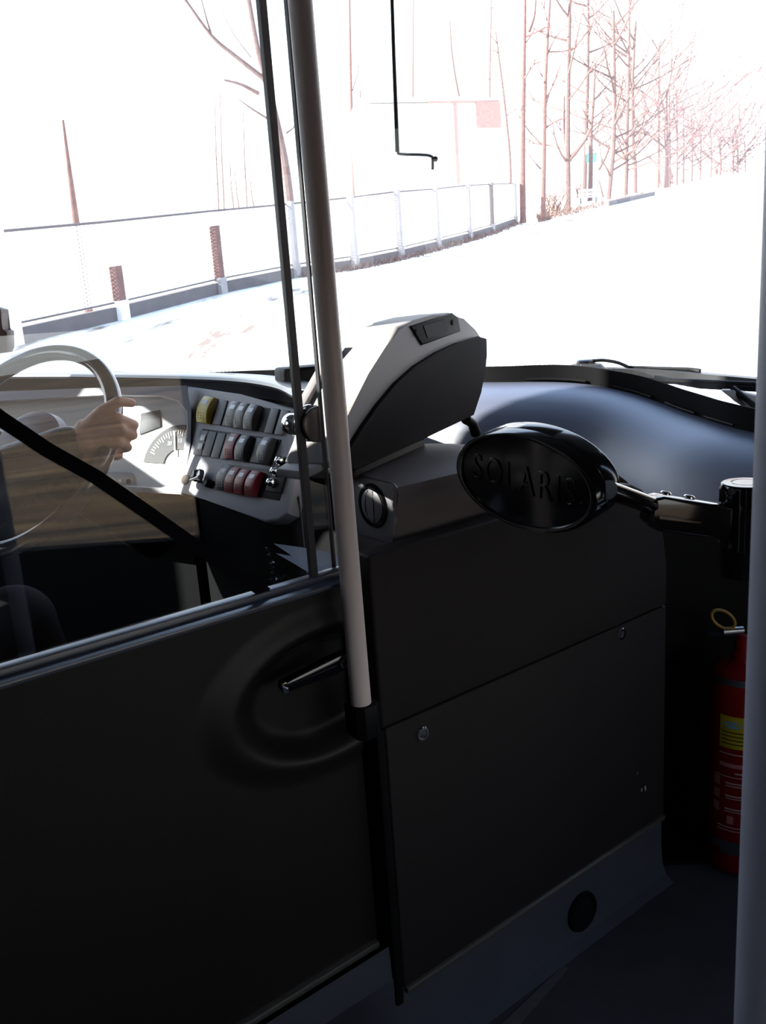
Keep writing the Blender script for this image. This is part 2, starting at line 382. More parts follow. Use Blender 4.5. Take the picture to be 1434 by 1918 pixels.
def tree(label, base, trunk_px, wpx, m, branches=6, blen=2.5, bfrom=.35, depth=2, group=None, extra=(), behind=0.0, mt=None):
    """trunk through picture points at the tree's own distance; everything is solid tube geometry"""
    P = pg(*base)
    if behind: P = P + nrm([P[0], P[1], 0]) * behind; P[2] = gz(P[0], P[1])
    pts = [P - ZUP * .3] + [px_at(x, y, P) for x, y in trunk_px]
    dist = np.linalg.norm(P - O); r = wpx * 1.12 / 2 * dist / FPX
    t = thing('tree', label, 'tree', P, group); depth = depth + (1 if depth == 2 else 0)
    pts = smooth_catmull(pts, 6)
    bm = NB(); bm_tube(bm, pts, [r * (1.25 if k == 0 else 1 - .6 * (k / len(pts)) ** 1.5) for k in range(len(pts))], 9)
    obj('trunk', bm, m, t)
    if branches or extra:
        bm = NB()
        for k in range(branches):
            f = bfrom + (1 - bfrom) * (k + rng.random()) / max(1, branches)
            q = pts[min(len(pts) - 1, int(f * (len(pts) - 1)))]
            a = rng.uniform(0, 2 * math.pi)
            grow(bm, q, (math.cos(a), math.sin(a), rng.uniform(.1, .9)), blen * rng.uniform(.6, 1.2), r * .36, depth)
        for ex in extra:
            q = smooth_catmull([px_at(x, y, P) for x, y in ex[0]], 5); r0 = ex[1] / 2 * dist / FPX
            bm_tube(bm, q, [r0 * (1 - .6 * k / len(q)) for k in range(len(q))], 7)
        obj('branches', bm, mt or m, t)
    return t
# nearer trees beyond the fence
tree('big bare tree with long forked boughs left of the grey pole', (552, 470), [(545, 400), (532, 300), (508, 190), (500, 150), (484, 100), (462, -20)], 15, m_bark, 0, behind=4,
     extra=[([(503, 158), (488, 143), (440, 105), (395, 66), (340, -10)], 10), ([(395, 62), (388, 40), (376, -5)], 4), ([(485, 176), (450, 158), (420, 150)], 7), ([(500, 222), (470, 203), (447, 186)], 4), ([(536, 250), (552, 235), (556, 200)], 3), ([(470, 108), (435, 60), (408, 5)], 2)])
tree('tall straight pink trunk just right of the grey pole', (664, 420), [(662, 340), (657, 180), (654, -10)], 7, m_barkp, 0, behind=6, extra=[([(660, 170), (672, 120), (668, 20)], 2)])
tree('thin short trunk beside the straight pink trunk', (680, 420), [(680, 300), (676, 225), (674, 170)], 5, m_bark, 1, .8, behind=6, extra=[([(678, 230), (690, 216), (698, 210)], 3)])
tree('slender trunk behind the hanging rod hook', (774, 400), [(773, 340), (773, 160), (774, -10)], 4, m_barkp, 2, .8, .5, 1, behind=8)
tree('pollarded trunk with a spray of shoots near the house', (886, 375), [(885, 330), (880, 270), (866, 215)], 8, m_bark, 0, behind=10,
     extra=[([(868, 220), (855, 160), (846, 100), (842, 40)], 5)] + [([(874, 235), (868 + dx, 205 - abs(dx) * .2), (862 + 1.8 * dx, 165 + abs(dx) * .5)], 2) for dx in (-18, -10, -4, 3, 9, 15, 21)] + [([(872, 240), (850, 232), (842, 236)], 2), ([(876, 230), (895, 215), (905, 190)], 2)])
tree('pale trunk left of the twin pink trunks', (918, 400), [(917, 300), (917, 150), (920, -10)], 4, m_barkp, 2, 1.0, .6, 1, behind=6)
tree('rough narrow trunk between the fence end and house', (953, 400), [(955, 310), (945, 200), (934, 110), (928, 60)], 5, m_bark, 4, 1.2, .4, 1, behind=6)
tree('tall pink trunk standing at the fence end', (979, 418), [(978, 300), (980, 150), (983, -10)], 10, m_barkp, 2, 2.0, .6, 1, extra=[([(976, 415), (976, 300), (976, 220)], 4), ([(990, 60), (1000, 30), (1003, -5)], 6), ([(985, 80), (1000, 55), (1002, 40)], 2)])
tree('leaning tan trunk right of the fence end trunk', (1016, 414), [(1018, 300), (1021, 150), (1030, -10)], 8, m_barkp, 6, 3.0, .3, 2, extra=[([(1020, 190), (1035, 160), (1050, 120)], 4), ([(1021, 240), (1045, 225), (1060, 222)], 3), ([(1022, 110), (1040, 70), (1062, 50)], 3)])
tree('stout grey trunk left of the bench', (1062, 396), [(1062, 330), (1062, 250), (1064, 120), (1067, -10)], 11, m_bark, 9, 4.0, .3, 2, extra=[([(1061, 305), (1078, 285), (1095, 262), (1106, 240)], 9), ([(1060, 300), (1055, 240), (1056, 180)], 6)])
tree('dark trunk rising straight behind the bench', (1092, 372), [(1094, 320), (1097, 230), (1100, 120), (1101, -10)], 9, m_bark, 16, 6, .25, 2, behind=5)
tree('forked trunk behind the bench with knobbly head', (1104, 378), [(1106, 300), (1106, 250), (1110, 200), (1114, 120)], 7, m_bark, 7, 3.5, .4, 2, behind=4)
tree('leaning dark trunk right of the bench', (1137, 374), [(1142, 330), (1147, 280), (1150, 200), (1148, 20)], 10, m_bark, 16, 6, .25, 2, extra=[([(1128, 370), (1124, 350), (1120, 335)], 5), ([(1120, 318), (1135, 290), (1140, 270)], 7)])
tree('slim dark trunk second right of the bench', (1170, 366), [(1172, 320), (1173, 260), (1176, 150), (1178, -10)], 8, m_bark, 20, 8, .25, 2)
tree('straight brown trunk third right of the bench', (1188, 362), [(1188, 310), (1184, 260), (1184, 150), (1190, 40)], 8, m_bark, 20, 8, .3, 2)
tree('lone thin tall trunk before the far row', (1232, 352), [(1233, 280), (1233, 180), (1234, 80)], 4, m_barkp, 22, 11, .4, 2, mt=m_twigp)
far = [(1247, 346, 190, 9), (1252, 344, 160, 6), (1266, 341, 170, 6), (1278, 338, 190, 6), (1294, 334, 215, 6), (1310, 331, 225, 5), (1330, 327, 240, 5), (1347, 323, 262, 7), (1371, 320, 250, 5), (1380, 319, 262, 5), (1394, 317, 265, 4)]
for k, (x, y, yt, wpx) in enumerate(far):
    tree('pale bare tree in the far roadside row towards the bend', (x, y + 6), [(x + 1, (y * 2 + yt) / 3), (x, yt)], wpx * .8, m_twigp, 16, 11 + k * .7, .3, 2, 'far roadside trees')
for k, (x, yb, yt) in enumerate([(402, 420, 190), (412, 420, 170), (430, 420, 300), (440, 420, 320), (455, 420, 200), (468, 420, 330)]):
    tree('thin bare sapling in the clump behind the fence left of the grey pole', (x + 8, yb + 70), [(x + 8, 400), (x + 3, (400 + yt) / 2), (x, yt)], 2.5, m_barkp, 3, .8, .4, 1, 'saplings behind the fence', behind=8)
def shrub(label, base, hpx, wpx, n, m, behind=0, group=None):
    P = pg(*base); P = P + nrm([P[0], P[1], 0]) * behind; P[2] = gz(P[0], P[1]); dist = np.linalg.norm(P - O); k = dist / FPX
    bm = NB()
    for i in range(n):
        a = rng.uniform(0, 6.28); r = rng.uniform(0, wpx / 2 * k)
        p0 = P + np.array([math.cos(a) * r, math.sin(a) * r, 0]); h = hpx * k * rng.uniform(.5, 1)
        p1 = p0 + np.array([rng.uniform(-1, 1) * h * .3, rng.uniform(-1, 1) * h * .3, h * .6]); p2 = p1 + np.array([rng.uniform(-1, 1) * h * .35, rng.uniform(-1, 1) * h * .3, h * .4])
        bm_tube(bm, [p0, p1, p2], [k * .9, k * .6, k * .3], 4, cap=False)
    return tag(obj('shrub', bm, m), label, 'shrub', group)
shrub('tangled brown bush at the foot of the leaning tan trunk', (1036, 405), 55, 36, 46, m_twig)
shrub('dark bush just behind the bench', (1084, 372), 30, 14, 26, m_bark, 3)
shrub('low twiggy bush at the start of the far tree row', (1250, 346), 30, 24, 30, m_twigp)
shrub('low dry bush on the verge beside the far road bend', (1372, 321), 14, 44, 40, m_twigp)
shrub('dark small bush in front of the far row middle', (1345, 326), 16, 10, 18, m_bark)
# scrub on the ground along the tree line (dead stalks nobody could count)
bm = NB()
for i in range(900):
    f = rng.random() ** 1.6; x = 1010 + f * 330; y = 412 - f * 82 + rng.uniform(-3, 5)
    P = pg(x, y); h = rng.uniform(.08, .5); bm_tube(bm, [P, P + np.array([rng.uniform(-.3, .3), rng.uniform(-.3, .3), h])], [.03, .012], 3, cap=False)
for i in range(700):
    k = rng.randint(4, 9); f = rng.random(); P = FP[k] * (1 - f) + FP[k + 1] * f + RB * (.22 + abs(rng.gauss(0, .18))); P[2] = gz(P[0], P[1]); h = rng.uniform(.05, .22)
    bm_tube(bm, [P, P + np.array([rng.uniform(-.15, .15), rng.uniform(-.15, .15), h])], [.02, .008], 3, cap=False)
o = obj('dry_grass', bm, m_twig); tag(o, 'dry brown grass along the fence plinth and tree line', 'grass'); o['kind'] = 'stuff'

# house beyond the fence
hb = px_at(700, 330, pg(800, 470) * 1.0 + UB * 55); hb[2] = gz(hb[0], hb[1])
t = thing('house', 'pale house with a red-brown eaves line behind the fence', 'house', hb)
hd = nrm(px_at(935, 300, hb + UB * 4) - px_at(690, 300, hb)); hd[2] = 0; hd = nrm(hd); hn = nrm(np.cross(hd, ZUP))
def hpx(x, y): return pp(x, y, hb, hn)
A, B = hpx(690, 300), hpx(936, 300); zt = hpx(860, 192)[2]
A[2] = gz(A[0], A[1]) - .5; B[2] = A[2]
bm = NB(); bm_box(bm, A, B - A, -hn * 7, ZUP * (zt - A[2])); obj('wall', bm, m_house, t)
A2 = hpx(800, 192); A2[2] = zt; B2 = B.copy(); B2[2] = zt
tube('eaves', [A2 + hn * .2, B2 + hn * .2], .1, m_tile, t, 8)
bm = NB(); a0 = A.copy(); a0[2] = zt + .1; bm_prism(bm, [a0 + hn * .3, a0 - hn * 3.5 + ZUP * 1.2, a0 - hn * 7.3], B - A); obj('roof', bm, m_roofw, t)
c0 = hpx(892, 240); bm = NB(); bm_box(bm, c0 + hn * .1, hpx(936, 240) - c0, hn * .25, ZUP * (zt - c0[2])); obj('brick_bay', bm, m_tile, t)
c0 = hpx(855, 345); bm = NB(); bm_box(bm, c0 + hn * .1, hpx(860, 345) - c0, hn * .15, ZUP * (zt - c0[2])); obj('drainpipe', bm, m_tile, t)
# leaning pole at left
P = pg(150, 640) + UB * 6 - RB * 3; P[2] = gz(P[0], P[1]); 
q = px_at(143, 425, P); bm = NB(); bm_tube(bm, [np.array([q[0], q[1], gz(q[0], q[1])]), px_at(142, 412, P), px_at(130, 320, P), px_at(118, 225, P)], [.12, .09, .06, .03], 10)
tag(obj('utility_pole', bm, m_barkp), 'slim pinkish leaning pole behind the fence at far left', 'pole')
# bench
P = pg(1100, 382); k = np.linalg.norm(P - O) / FPX; t = thing('park_bench', 'white slatted bench beside the road among the trees', 'bench', P)
bd = nrm(px_at(1116, 376, P) - px_at(1086, 382, P)); bd[2] = 0; bd = nrm(bd); bn = nrm(np.cross(bd, ZUP)); W_ = 32 * k
for j in range(2):
    bm = NB(); bm_box(bm, P - bd * W_ / 2 - bn * (.28) + ZUP * (k * 14 + j * k * 6), bd * W_, bn * .04, ZUP * k * 4.4); obj('back_slat', bm, m_bench, t)
for j in range(3):
    bm = NB(); bm_box(bm, P - bd * W_ / 2 - bn * (.2 - j * .15) + ZUP * k * 10, bd * W_, bn * .12, ZUP * k * 2); obj('seat_slat', bm, m_bench, t)
for s in (-1, 1):
    bm = NB(); bm_box(bm, P + bd * s * W_ * .4 - bn * .25, bd * .14, bn * .5, ZUP * k * 10); obj('leg', bm, m_benchd, t)
# cyan sign
P = pg(1108, 372); k = np.linalg.norm(P - O) / FPX; t = thing('road_sign', 'white post carrying a cyan sign above the bench', 'sign', P)
tube('post', [P, px_at(1108, 268, P)], 2.2 * k, m_bench, t, 10)
a = px_at(1098, 306, P); b = px_at(1117, 304, P); bn = nrm(np.cross(b - a, ZUP))
bm = NB(); bm_box(bm, a + bn * .1, b - a, bn * .06, ZUP * 15 * k); obj('sign_plate', bm, m_sign, t)
bm = NB(); a = px_at(1096, 290, P); b = px_at(1118, 288, P); bm_box(bm, a + bn * .1, b - a, bn * .06, ZUP * 22 * k); obj('white_plate', bm, m_bench, t)
# kerb
a, b = pg(1140, 386), pg(1226, 366); kn = nrm(np.cross(b - a, ZUP)); bm = NB(); bm_box(bm, a, b - a, -kn * .4, ZUP * .35)
tag(obj('kerb_stone', bm, m_conc), 'grey kerb edging the road right of the bench', 'kerb')

# ================================================================== BUS SHELL
wind = [(-2.35, 2.35, 1.17), (-2.05, 3.05, 1.17), (-1.4, 3.5, 1.17), (-.6, 3.62, 1.16), (0.05, 3.45, 1.13), (0.365, 3.0, 0), (0.62, 2.95, 0), (0.80, 2.75, 0), (1.0, 2.55, 0), (1.12, 2.4, 0), (1.35, 2.05, .92), (1.6, 1.45, .86)]
# the sill of the right half follows the clip line seen over the dashboard
clip_px = [(900, 714, 2.95), (1065, 712, 2.88), (1190, 733, 2.75), (1300, 772, 2.55), (1412, 806, 2.35)]
base = [np.array(p) for p in [(-2.35, 2.35, 1.13), (-2.05, 2.95, 1.13), (-1.4, 3.35, 1.13), (-.6, 3.4, 1.13), (-.05, 3.2, 1.12)]] + [pY(*p) for p in clip_px] + [np.array(p) for p in [(1.32, 2.02, .92), (1.55, 1.5, .86)]]
WC = smooth_catmull(base, 8)
def wnormals(cv):
    out = []
    for i in range(len(cv)):
        tt = cv[min(i + 1, len(cv) - 1)] - cv[max(i - 1, 0)]; tt = np.array([tt[0], tt[1], 0]); tt = nrm(tt); out.append(np.array([tt[1], -tt[0], 0]) * 1.0)
    return out
WN = wnormals(WC)          # points inwards (towards the camera side)
if WN[len(WN) // 2][1] > 0: WN = [-q for q in WN]
TOPZ = 2.9
def strip(name, off0, off1, m, parent=None, th=0.006):
    pass
def screen(cv, nv, o_=0.): return [[np.array([p[0] + n_[0] * (s * .12 + o_), p[1] + n_[1] * (s * .12 + o_), p[2] * (1 - s) + TOPZ * s]) for p, n_ in zip(cv, nv)] for s in (0, .25, .5, .75, 1)]
IP = next(i for i, p in enumerate(WC) if p[0] > 1.28)
bm = NB(); bm_loft(bm, screen(WC[IP:], WN[IP:], .0)); bm_loft(bm, screen(WC[IP:], WN[IP:], .04)); struct(obj('shade_pillar', bm, m_shell), 'unseen opaque corner pillar added to darken the interior')  # added out of view so less sky light gets in from the right
bm = NB()
bm_loft(bm, screen(WC[:IP + 1], WN[:IP + 1]))
o = obj('window_1', bm, m_wind); struct(o, 'large curved windscreen')
# black frit band bonded to the bottom of the screen, with a dotted fade at its upper edge
bandh = [0.032 if p[0] < -.1 else 0.05 if p[0] < .75 else min(.062, .05 + (p[0] - .75) * .05) for p in WC]
bm = NB(); bm_loft(bm, [[p + n_ * .012 - ZUP * .05 for p, n_ in zip(WC, WN)], [p + n_ * .012 + ZUP * h for p, n_, h in zip(WC, WN, bandh)], [p + n_ * .006 + ZUP * h for p, n_, h in zip(WC, WN, bandh)], [p + n_ * .006 - ZUP * .05 for p, n_ in zip(WC, WN)]], False)
o = obj('trim_1', bm, m_rubber); struct(o, 'black band along the windscreen foot')
m_dots = bpy.data.materials.new('frit_dots'); m_dots.use_nodes = True; n = m_dots.node_tree; bs = n.nodes['Principled BSDF']; bs.inputs['Base Color'].default_value = (.01, .01, .012, 1)
tcn = n.nodes.new('ShaderNodeTexCoord'); vo = n.nodes.new('ShaderNodeTexVoronoi'); vo.inputs['Scale'].default_value = 420; vo.inputs['Randomness'].default_value = 0.1
mt_ = n.nodes.new('ShaderNodeMath'); mt_.operation = 'LESS_THAN'; mt_.inputs[1].default_value = 0.46
n.links.new(tcn.outputs['Object'], vo.inputs['Vector']); n.links.new(vo.outputs['Distance'], mt_.inputs[0]); n.links.new(mt_.outputs[0], bs.inputs['Alpha'])
bm = NB(); bm_loft(bm, [[p + n_ * .004 + ZUP * (h + s) for p, n_, h in zip(WC, WN, bandh)] for s in (0, .011)])
o = obj('trim_2', bm, m_dots); struct(o, 'dotted fade above the black windscreen band')
bm = NB(); bm_loft(bm, [[np.array([p[0], p[1], -.1]) - n_ * .02 for p, n_ in zip(WC, WN)], [p - n_ * .02 - ZUP * .012 for p, n_ in zip(WC, WN)], [p + n_ * .006 - ZUP * .012 for p, n_ in zip(WC, WN)], [np.array([p[0], p[1], -.1]) + n_ * .006 for p, n_ in zip(WC, WN)]])
struct(obj('wall_front', bm, m_shell), 'front body panel under the windscreen')
# header, ceiling, side walls, rear, floor
bm = NB(); bm_loft(bm, [[np.array([p[0] + n_[0] * .10, p[1] + n_[1] * .10, TOPZ - .02]) for p, n_ in zip(WC, WN)], [np.array([p[0] + n_[0] * .16, p[1] + n_[1] * .16, TOPZ + .12]) for p, n_ in zip(WC, WN)]])
struct(obj('trim_3', bm, m_shell))
RWX = lambda s: np.array([1.62, 1.42, 0]) + s * nrm([-.30, -1, 0])      # right wall, s metres back from the windscreen
LWX = lambda s: np.array([-2.36, 2.34, 0]) + s * nrm([-.10, -1, 0])
RD, LD = nrm([-.30, -1, 0]), nrm([-.10, -1, 0])
bm = NB(); bm_box(bm, LWX(0) + np.array([-.1, 1.4, TOPZ + .06]), (4.4, 0, 0), (0, -5.6, 0), (0, 0, .06)); struct(obj('ceiling', bm, m_shell))
def wall_with_holes(name, P0, D, z0, z1, length, holes, th, nrm_out, m):
    """vertical wall slab built around rectangular openings"""
    bm = NB(); s_edges = sorted({0, length, *[h[0] for h in holes], *[h[1] for h in holes]}); z_edges = sorted({z0, z1, *[h[2] for h in holes], *[h[3] for h in holes]})
    for a, b in zip(s_edges, s_edges[1:]):
        for c, d in zip(z_edges, z_edges[1:]):
            if any(h[0] <= (a + b) / 2 <= h[1] and h[2] <= (c + d) / 2 <= h[3] for h in holes): continue
            bm_box(bm, P0 + D * a + ZUP * c, D * (b - a), nrm_out * th, ZUP * (d - c))
    o = obj(name, bm, m); struct(o); return o
# openings on the right: the ones the cab glass mirrors
def mirror_hit(x, y):
    q = onw(x, y, -.03); v = nrm(ray(x, y)); w_ = v - 2 * (v @ NW) * NW
    n_ = np.array([-RD[1], RD[0], 0]); t_ = ((RWX(0) - q) @ n_) / (w_ @ n_); h = q + w_ * t_
    return (h - RWX(0)) @ RD, h[2]
MH = {p: mirror_hit(*p) for p in [(0, 1015), (60, 1020), (375, 1020), (375, 930), (570, 900), (612, 950)]}
s_p = MH[(375, 1020)][0]; s_q = MH[(570, 900)][0]; sill = (MH[(60, 1020)][1] + MH[(375, 1020)][1]) / 2
rout = np.array([-RD[1], RD[0], 0]); rout = rout if rout[0] > 0 else -rout
wall_with_holes('wall_right', RWX(0), RD, 0.0, TOPZ + .1, 3.6, [(s_p, s_p + 1.15, sill, 1.36), (max(.08, s_q - .40), s_q, .62, 1.0)], .05, rout, m_shell)
for k, (a, b, c, d) in enumerate([(s_p, s_p + 1.15, sill, 1.36), (max(.08, s_q - .40), s_q, .62, 1.0)]):
    bm = NB(); bm_box(bm, RWX(a) + rout * .02 + ZUP * c, RD * (b - a), rout * .006, ZUP * (d - c)); struct(obj('window_%d' % (k + 2), bm, m_wind))
lout = np.array([LD[1], -LD[0], 0]); lout = lout if lout[0] < 0 else -lout
LIGHT_SLOTS = [(1.02, 1.40, 2.28, 2.80), (.60, 2.0, 1.2, 1.88), (.38, .76, 1.93, 2.09)]  # unseen openings, shaped to steer sun and skylight onto chosen parts
wall_with_holes('wall_left', LWX(0), LD, -.3, TOPZ + .1, 4.0, LIGHT_SLOTS, .06, lout, m_shell)
for k, (a, b, c, d) in enumerate(LIGHT_SLOTS):
    bm = NB(); bm_box(bm, LWX(a) + lout * .02 + ZUP * c, LD * (b - a), lout * .006, ZUP * (d - c)); struct(obj('window_%d' % (k + 5), bm, m_wind))  # panes of the added light-steering openings
a, b = LWX(4.0), RWX(3.6); bm = NB(); bm_box(bm, (a[0] - .1, -1.75, 0), (b[0] - a[0] + .3, 0, 0), (0, -.05, 0), (0, 0, TOPZ + .1)); struct(obj('wall_back', bm, m_shell))
bm = NB(); bm_prism(bm, [np.array([p[0] + n_[0] * .03, p[1] + n_[1] * .03, -.06]) for p, n_ in zip(WC, WN)] + [np.array([*RWX(3.6)[:2], -.06]), np.array([*LWX(4.0)[:2], -.06])], (0, 0, .06)); struct(obj('floor', bm, m_floor))
# raised floor of the driver's cab
bm = NB(); bm_prism(bm, [wp(-.02, -.10, 0), wp(-2.3, -.10, 0), wp(-2.3, -.9, 0), wp(-1.4, -1.5, 0), wp(-.55, -1.6, 0), wp(-.02, -.5, 0)], (0, 0, .24)); struct(obj('floor_cab', bm, m_black))

# coved kick skirt under the partition
bm = NB(); prof = [(0.035, 0.0), (.014, .012), (.004, .04), (0.0, .09), (0.0, .20)]
bm_loft(bm, [[wp(al, o_, z_) for o_, z_ in prof] for al in np.linspace(-2.3, 0.0, 24)]); bm_loft(bm, [[wp(al, o_, z_) for o_, z_ in prof + [(-.004, .268)]] for al in np.linspace(-2.3, AL0 - .014 if 'AL0' in globals() else -.814, 16)]); o = obj('baseboard_left', bm, m_skirt); struct(o, 'blue-grey coved skirting under the partition')
g = wcoord(onw(1087, 1706))
t = thing('grommet', 'round black rubber grommet on the blue-grey skirting', 'grommet', wp(g[0], 0, g[2]))
lathe('rim', wp(g[0], -.005, g[2]), NW, [(.046, 0), (.046, .010), (.042, .016), (.035, .016), (.033, .012)], m_rubber, t)
lathe('cap', wp(g[0], -.005, g[2]), NW, [(.033, 0), (.033, .014), (.02, .018), (.004, .019)], m_black, t)
# worn strip where floor meets skirting
bm = NB(); bm_prism(bm, [wp(-.56, .05, 0), wp(-.40, .035, 0), wp(-.39, .045, 0), wp(-.47, .06, 0), wp(-.62, .085, 0), wp(-.64, .06, 0)], (0, 0, .0015))
struct(obj('trim_4', bm, mat('worn_floor', (.085, .082, .085), .6, var=.4, vscale=60)), 'pale worn streak along the floor edge')

# ================================================================== FRONT PARTITION PANEL
t = thing('partition_panel', 'dark front panel with two round locks between pole and extinguisher', 'panel', wp(-.4, 0, .17))
AL0 = -0.80
SEAM = .695
bm = NB(); cor = [(-.16, 1.0), (-.12, .992), (-.085, .975), (-.052, .945), (-.026, .905), (-.008, .855), (.004, .79)]
bm_prism(bm, [wp(a_, -.035, z_) for a_, z_ in [(AL0, SEAM), (AL0, 1.0)] + cor + [(.004, SEAM)]], NW * .040); bmesh.ops.recalc_face_normals(bm, faces=bm.faces[:]); bevel_all(bm, .006, 3); obj('upper_panel', bm, m_panel, t)
bm = NB(); bm_box(bm, wp(AL0 + .008, -.035, .168), DW * (-AL0 - .004), NW * .039, ZUP * (SEAM - .168 - .0025)); bmesh.ops.recalc_face_normals(bm, faces=bm.faces[:]); bevel_all(bm, .004, 3); obj('lower_panel', bm, m_panel, t)
bm = NB(); bm_box(bm, wp(AL0 - .012, -.05, .14), DW * .018, NW * .056, ZUP * (SEAM - .14)); bmesh.ops.recalc_face_normals(bm, faces=bm.faces[:]); bevel_all(bm, .005, 2); obj('edge_strip', bm, m_rubber, t)
bm = NB(); bm_box(bm, wp(AL0 + .01, -.01, .158), DW * (-AL0 - .008), NW * .021, ZUP * .013); bmesh.ops.recalc_face_normals(bm, faces=bm.faces[:]); bevel_all(bm, .004, 2); obj('bottom_trim', bm, m_alu, t)
for px in ((787, 1372), (1159, 1186)):
    c = wcoord(onw(*px)); l = lathe('lock', wp(c[0], .003, c[2]), NW, [(.0135, 0), (.0135, .004), (.0115, .006), (.0085, .006), (.0085, .003), (.0001, .003)], m_chrome, t, 28)
    bm = NB(); bm_lathe(bm, wp(c[0], .005, c[2]), NW, [(.007, 0), (.007, .0035), (.003, .0045)], 20); obj('lock_core', bm, m_wash, l)
for (x, y, s) in ((1205, 1474, .006), (1198, 1478, .004), (1190, 1447, .003)):
    c = wcoord(onw(x, y)); bm = NB(); pts = [wp(c[0] + s * .7 * math.cos(a) * rng.uniform(.5, 1.1), .0042, c[2] + s * 1.5 * math.sin(a) * rng.uniform(.5, 1.1)) for a in np.linspace(0, 6.28, 9)[:-1]]
    bm_prism(bm, pts, NW * .0006); obj('paint_chip', bm, m_white2, t)

# grey console above the panel
t = thing('console', 'grey moulded console with an air vent above the front panel', 'console', wp(-.4, -.2, .98))
prof = [(-.058, .93), (-.054, 1.0), (-.050, 1.03), (-.036, 1.075), (-.040, 1.088), (-.058, 1.095), (-.30, 1.10), (-.34, 1.09), (-.36, 1.06), (-.36, .80), (-.20, .70), (-.10, .70)]
rows = []
for al in list(np.linspace(-.70, -.22, 14)) + [-.18, -.15, -.12, -.095, -.07]:
    k = max(0., (al + .48) / .41); sh = k ** 1.7; nb = min(1., .42 + .58 * (al + .70) / .2); fb = 1 - .8 * sh
    rows.append([wp(al, o_ if o_ > -.1 else -.1 + (o_ + .1) * nb * fb, (z_ if z_ < 1.0 else 1.0 + (z_ - 1.0) * (1 - .93 * sh)) - (max(0, al + .16) / .09) ** 1.5 * .03) for o_, z_ in prof])
bm = NB(); V = bm_loft(bm, rows, True); bm.faces.new(V[0][::-1]); bm.faces.new(V[-1]); 
obj('console_body', bm, m_console, t)
vc = pp(700, 947, wp(-.702, 0, 0), -DW)
v = lathe('air_vent', vc + DW * .004, -DW, [(.040, 0), (.040, .006), (.0375, .010), (.034, .010), (.032, .004), (.0001, .003)], m_black, t, 36)
lathe('vent_disc', vc - DW * .0, -DW, [(.0305, 0), (.0300, .005), (.022, .0085), (.010, .0098), (.0001, .010)], mat('vent_grey', (.17, .165, .185), .45), v, 36)
for k in (-1, 1):
    q_ = [vc - DW * (.0102 - .0045 * abs(f) ** 1.6) + NW * (k * .006 + .006 * (1 - f * f) * k) + ZUP * .029 * f for f in np.linspace(-.95, .95, 11)]; tube('vane_gap', q_, .0009, m_black, v, 6)
# raised surround of the vent
sq = [vc + NW * a_ + ZUP * b_ for a_, b_ in ((-.088, -.062), (.047, -.062), (.052, -.035), (.066, .040), (.055, .047), (-.088, .047))]
bm = NB(); bm_prism(bm, [q + DW * .006 for q in sq], -DW * .007, .003, 2); obj('vent_surround', bm, bpy.data.materials['vent_grey'], t)

# ================================================================== FARE MACHINE
nM = np.array([UB[1], -UB[0], 0]) * 1.0                    # its flank faces the aisle
PM = pY(700, 850, 1.52)
def onm(x, y, out=0.): return pp(x, y, PM + nM * out, nM)
t = thing('ticket_machine', 'white and dark ticket machine with small display on the console', 'ticket machine', onm(770, 850) - nM * .08)
side = [(612, 868), (640, 800), (690, 700), (722, 650), (748, 611), (775, 600), (810, 590), (846, 585), (868, 597), (890, 618), (904, 632), (905, 665), (901, 700), (893, 735), (880, 776), (760, 832), (660, 878)]
TH = .085
pts = [onm(*p, 0) for p in side]
bm = NB(); bm_prism(bm, pts, -nM * TH, .010, 4); obj('housing', bm, m_white, t)
# dark cheek, dish shaped
cheek = [(634, 868), (650, 835), (672, 800), (700, 760), (735, 718), (772, 685), (812, 660), (850, 643), (890, 630), (905, 634), (906, 665), (902, 700), (894, 735), (881, 778), (760, 834), (658, 882)]
bm = NB(); bm_prism(bm, [onm(*p, .001) for p in cheek], nM * .009, .006, 4); obj('side_cheek', bm, m_mach, t)
bez = [(764, 611), (842, 586), (853, 594), (858, 621), (786, 647)]
bm = NB(); bm_prism(bm, [onm(*p, -.002) for p in bez], nM * .006, .003, 3); d_ = obj('display_bezel', bm, m_screen, t)
bm = NB(); bm_prism(bm, [onm(*p, .004) for p in ((792, 610), (832, 598), (838, 621), (800, 633))], nM * .0012); obj('display', bm, m_lcd, d_)
for p in ((779, 622), (846, 604)):
    lathe('button', onm(*p, .0035), nM, [(.006, 0), (.006, .0015), (.004, .002)], m_mach, d_, 18)
# sloping operator face with raised left frame and paper tray
P3 = [onm(722, 650), onm(612, 868)]
sl = nrm(P3[1] - P3[0])
bm = NB(); bm_box(bm, onm(722, 652) - nM * (TH + .002), sl * .62 * np.linalg.norm(P3[1] - P3[0]), -nM * .018, -np.cross(sl, nM) * .02 if np.cross(sl, nM)[2] < 0 else np.cross(sl, nM) * .02)
bmesh.ops.recalc_face_normals(bm, faces=bm.faces[:]); bevel_all(bm, .003, 2); obj('side_rail', bm, m_machg, t)
bm = NB(); a = onm(612, 868); tn = np.cross(sl, nM); tn = tn if tn[2] > 0 else -tn
bm_prism(bm, [a - nM * .01, a - nM * .078, a - nM * .078 - UB * .03 - ZUP * .004, a - nM * .02 - UB * .045 - ZUP * .006], ZUP * -.014, .004, 3); obj('coin_tray', bm, m_white, t)
bm = NB(); q = onm(652, 800) - nM * .025 + tn * .001
bm_box(bm, q, sl * .045, -nM * .05, tn * .002); obj('slot_cover', bm, m_machg, t)
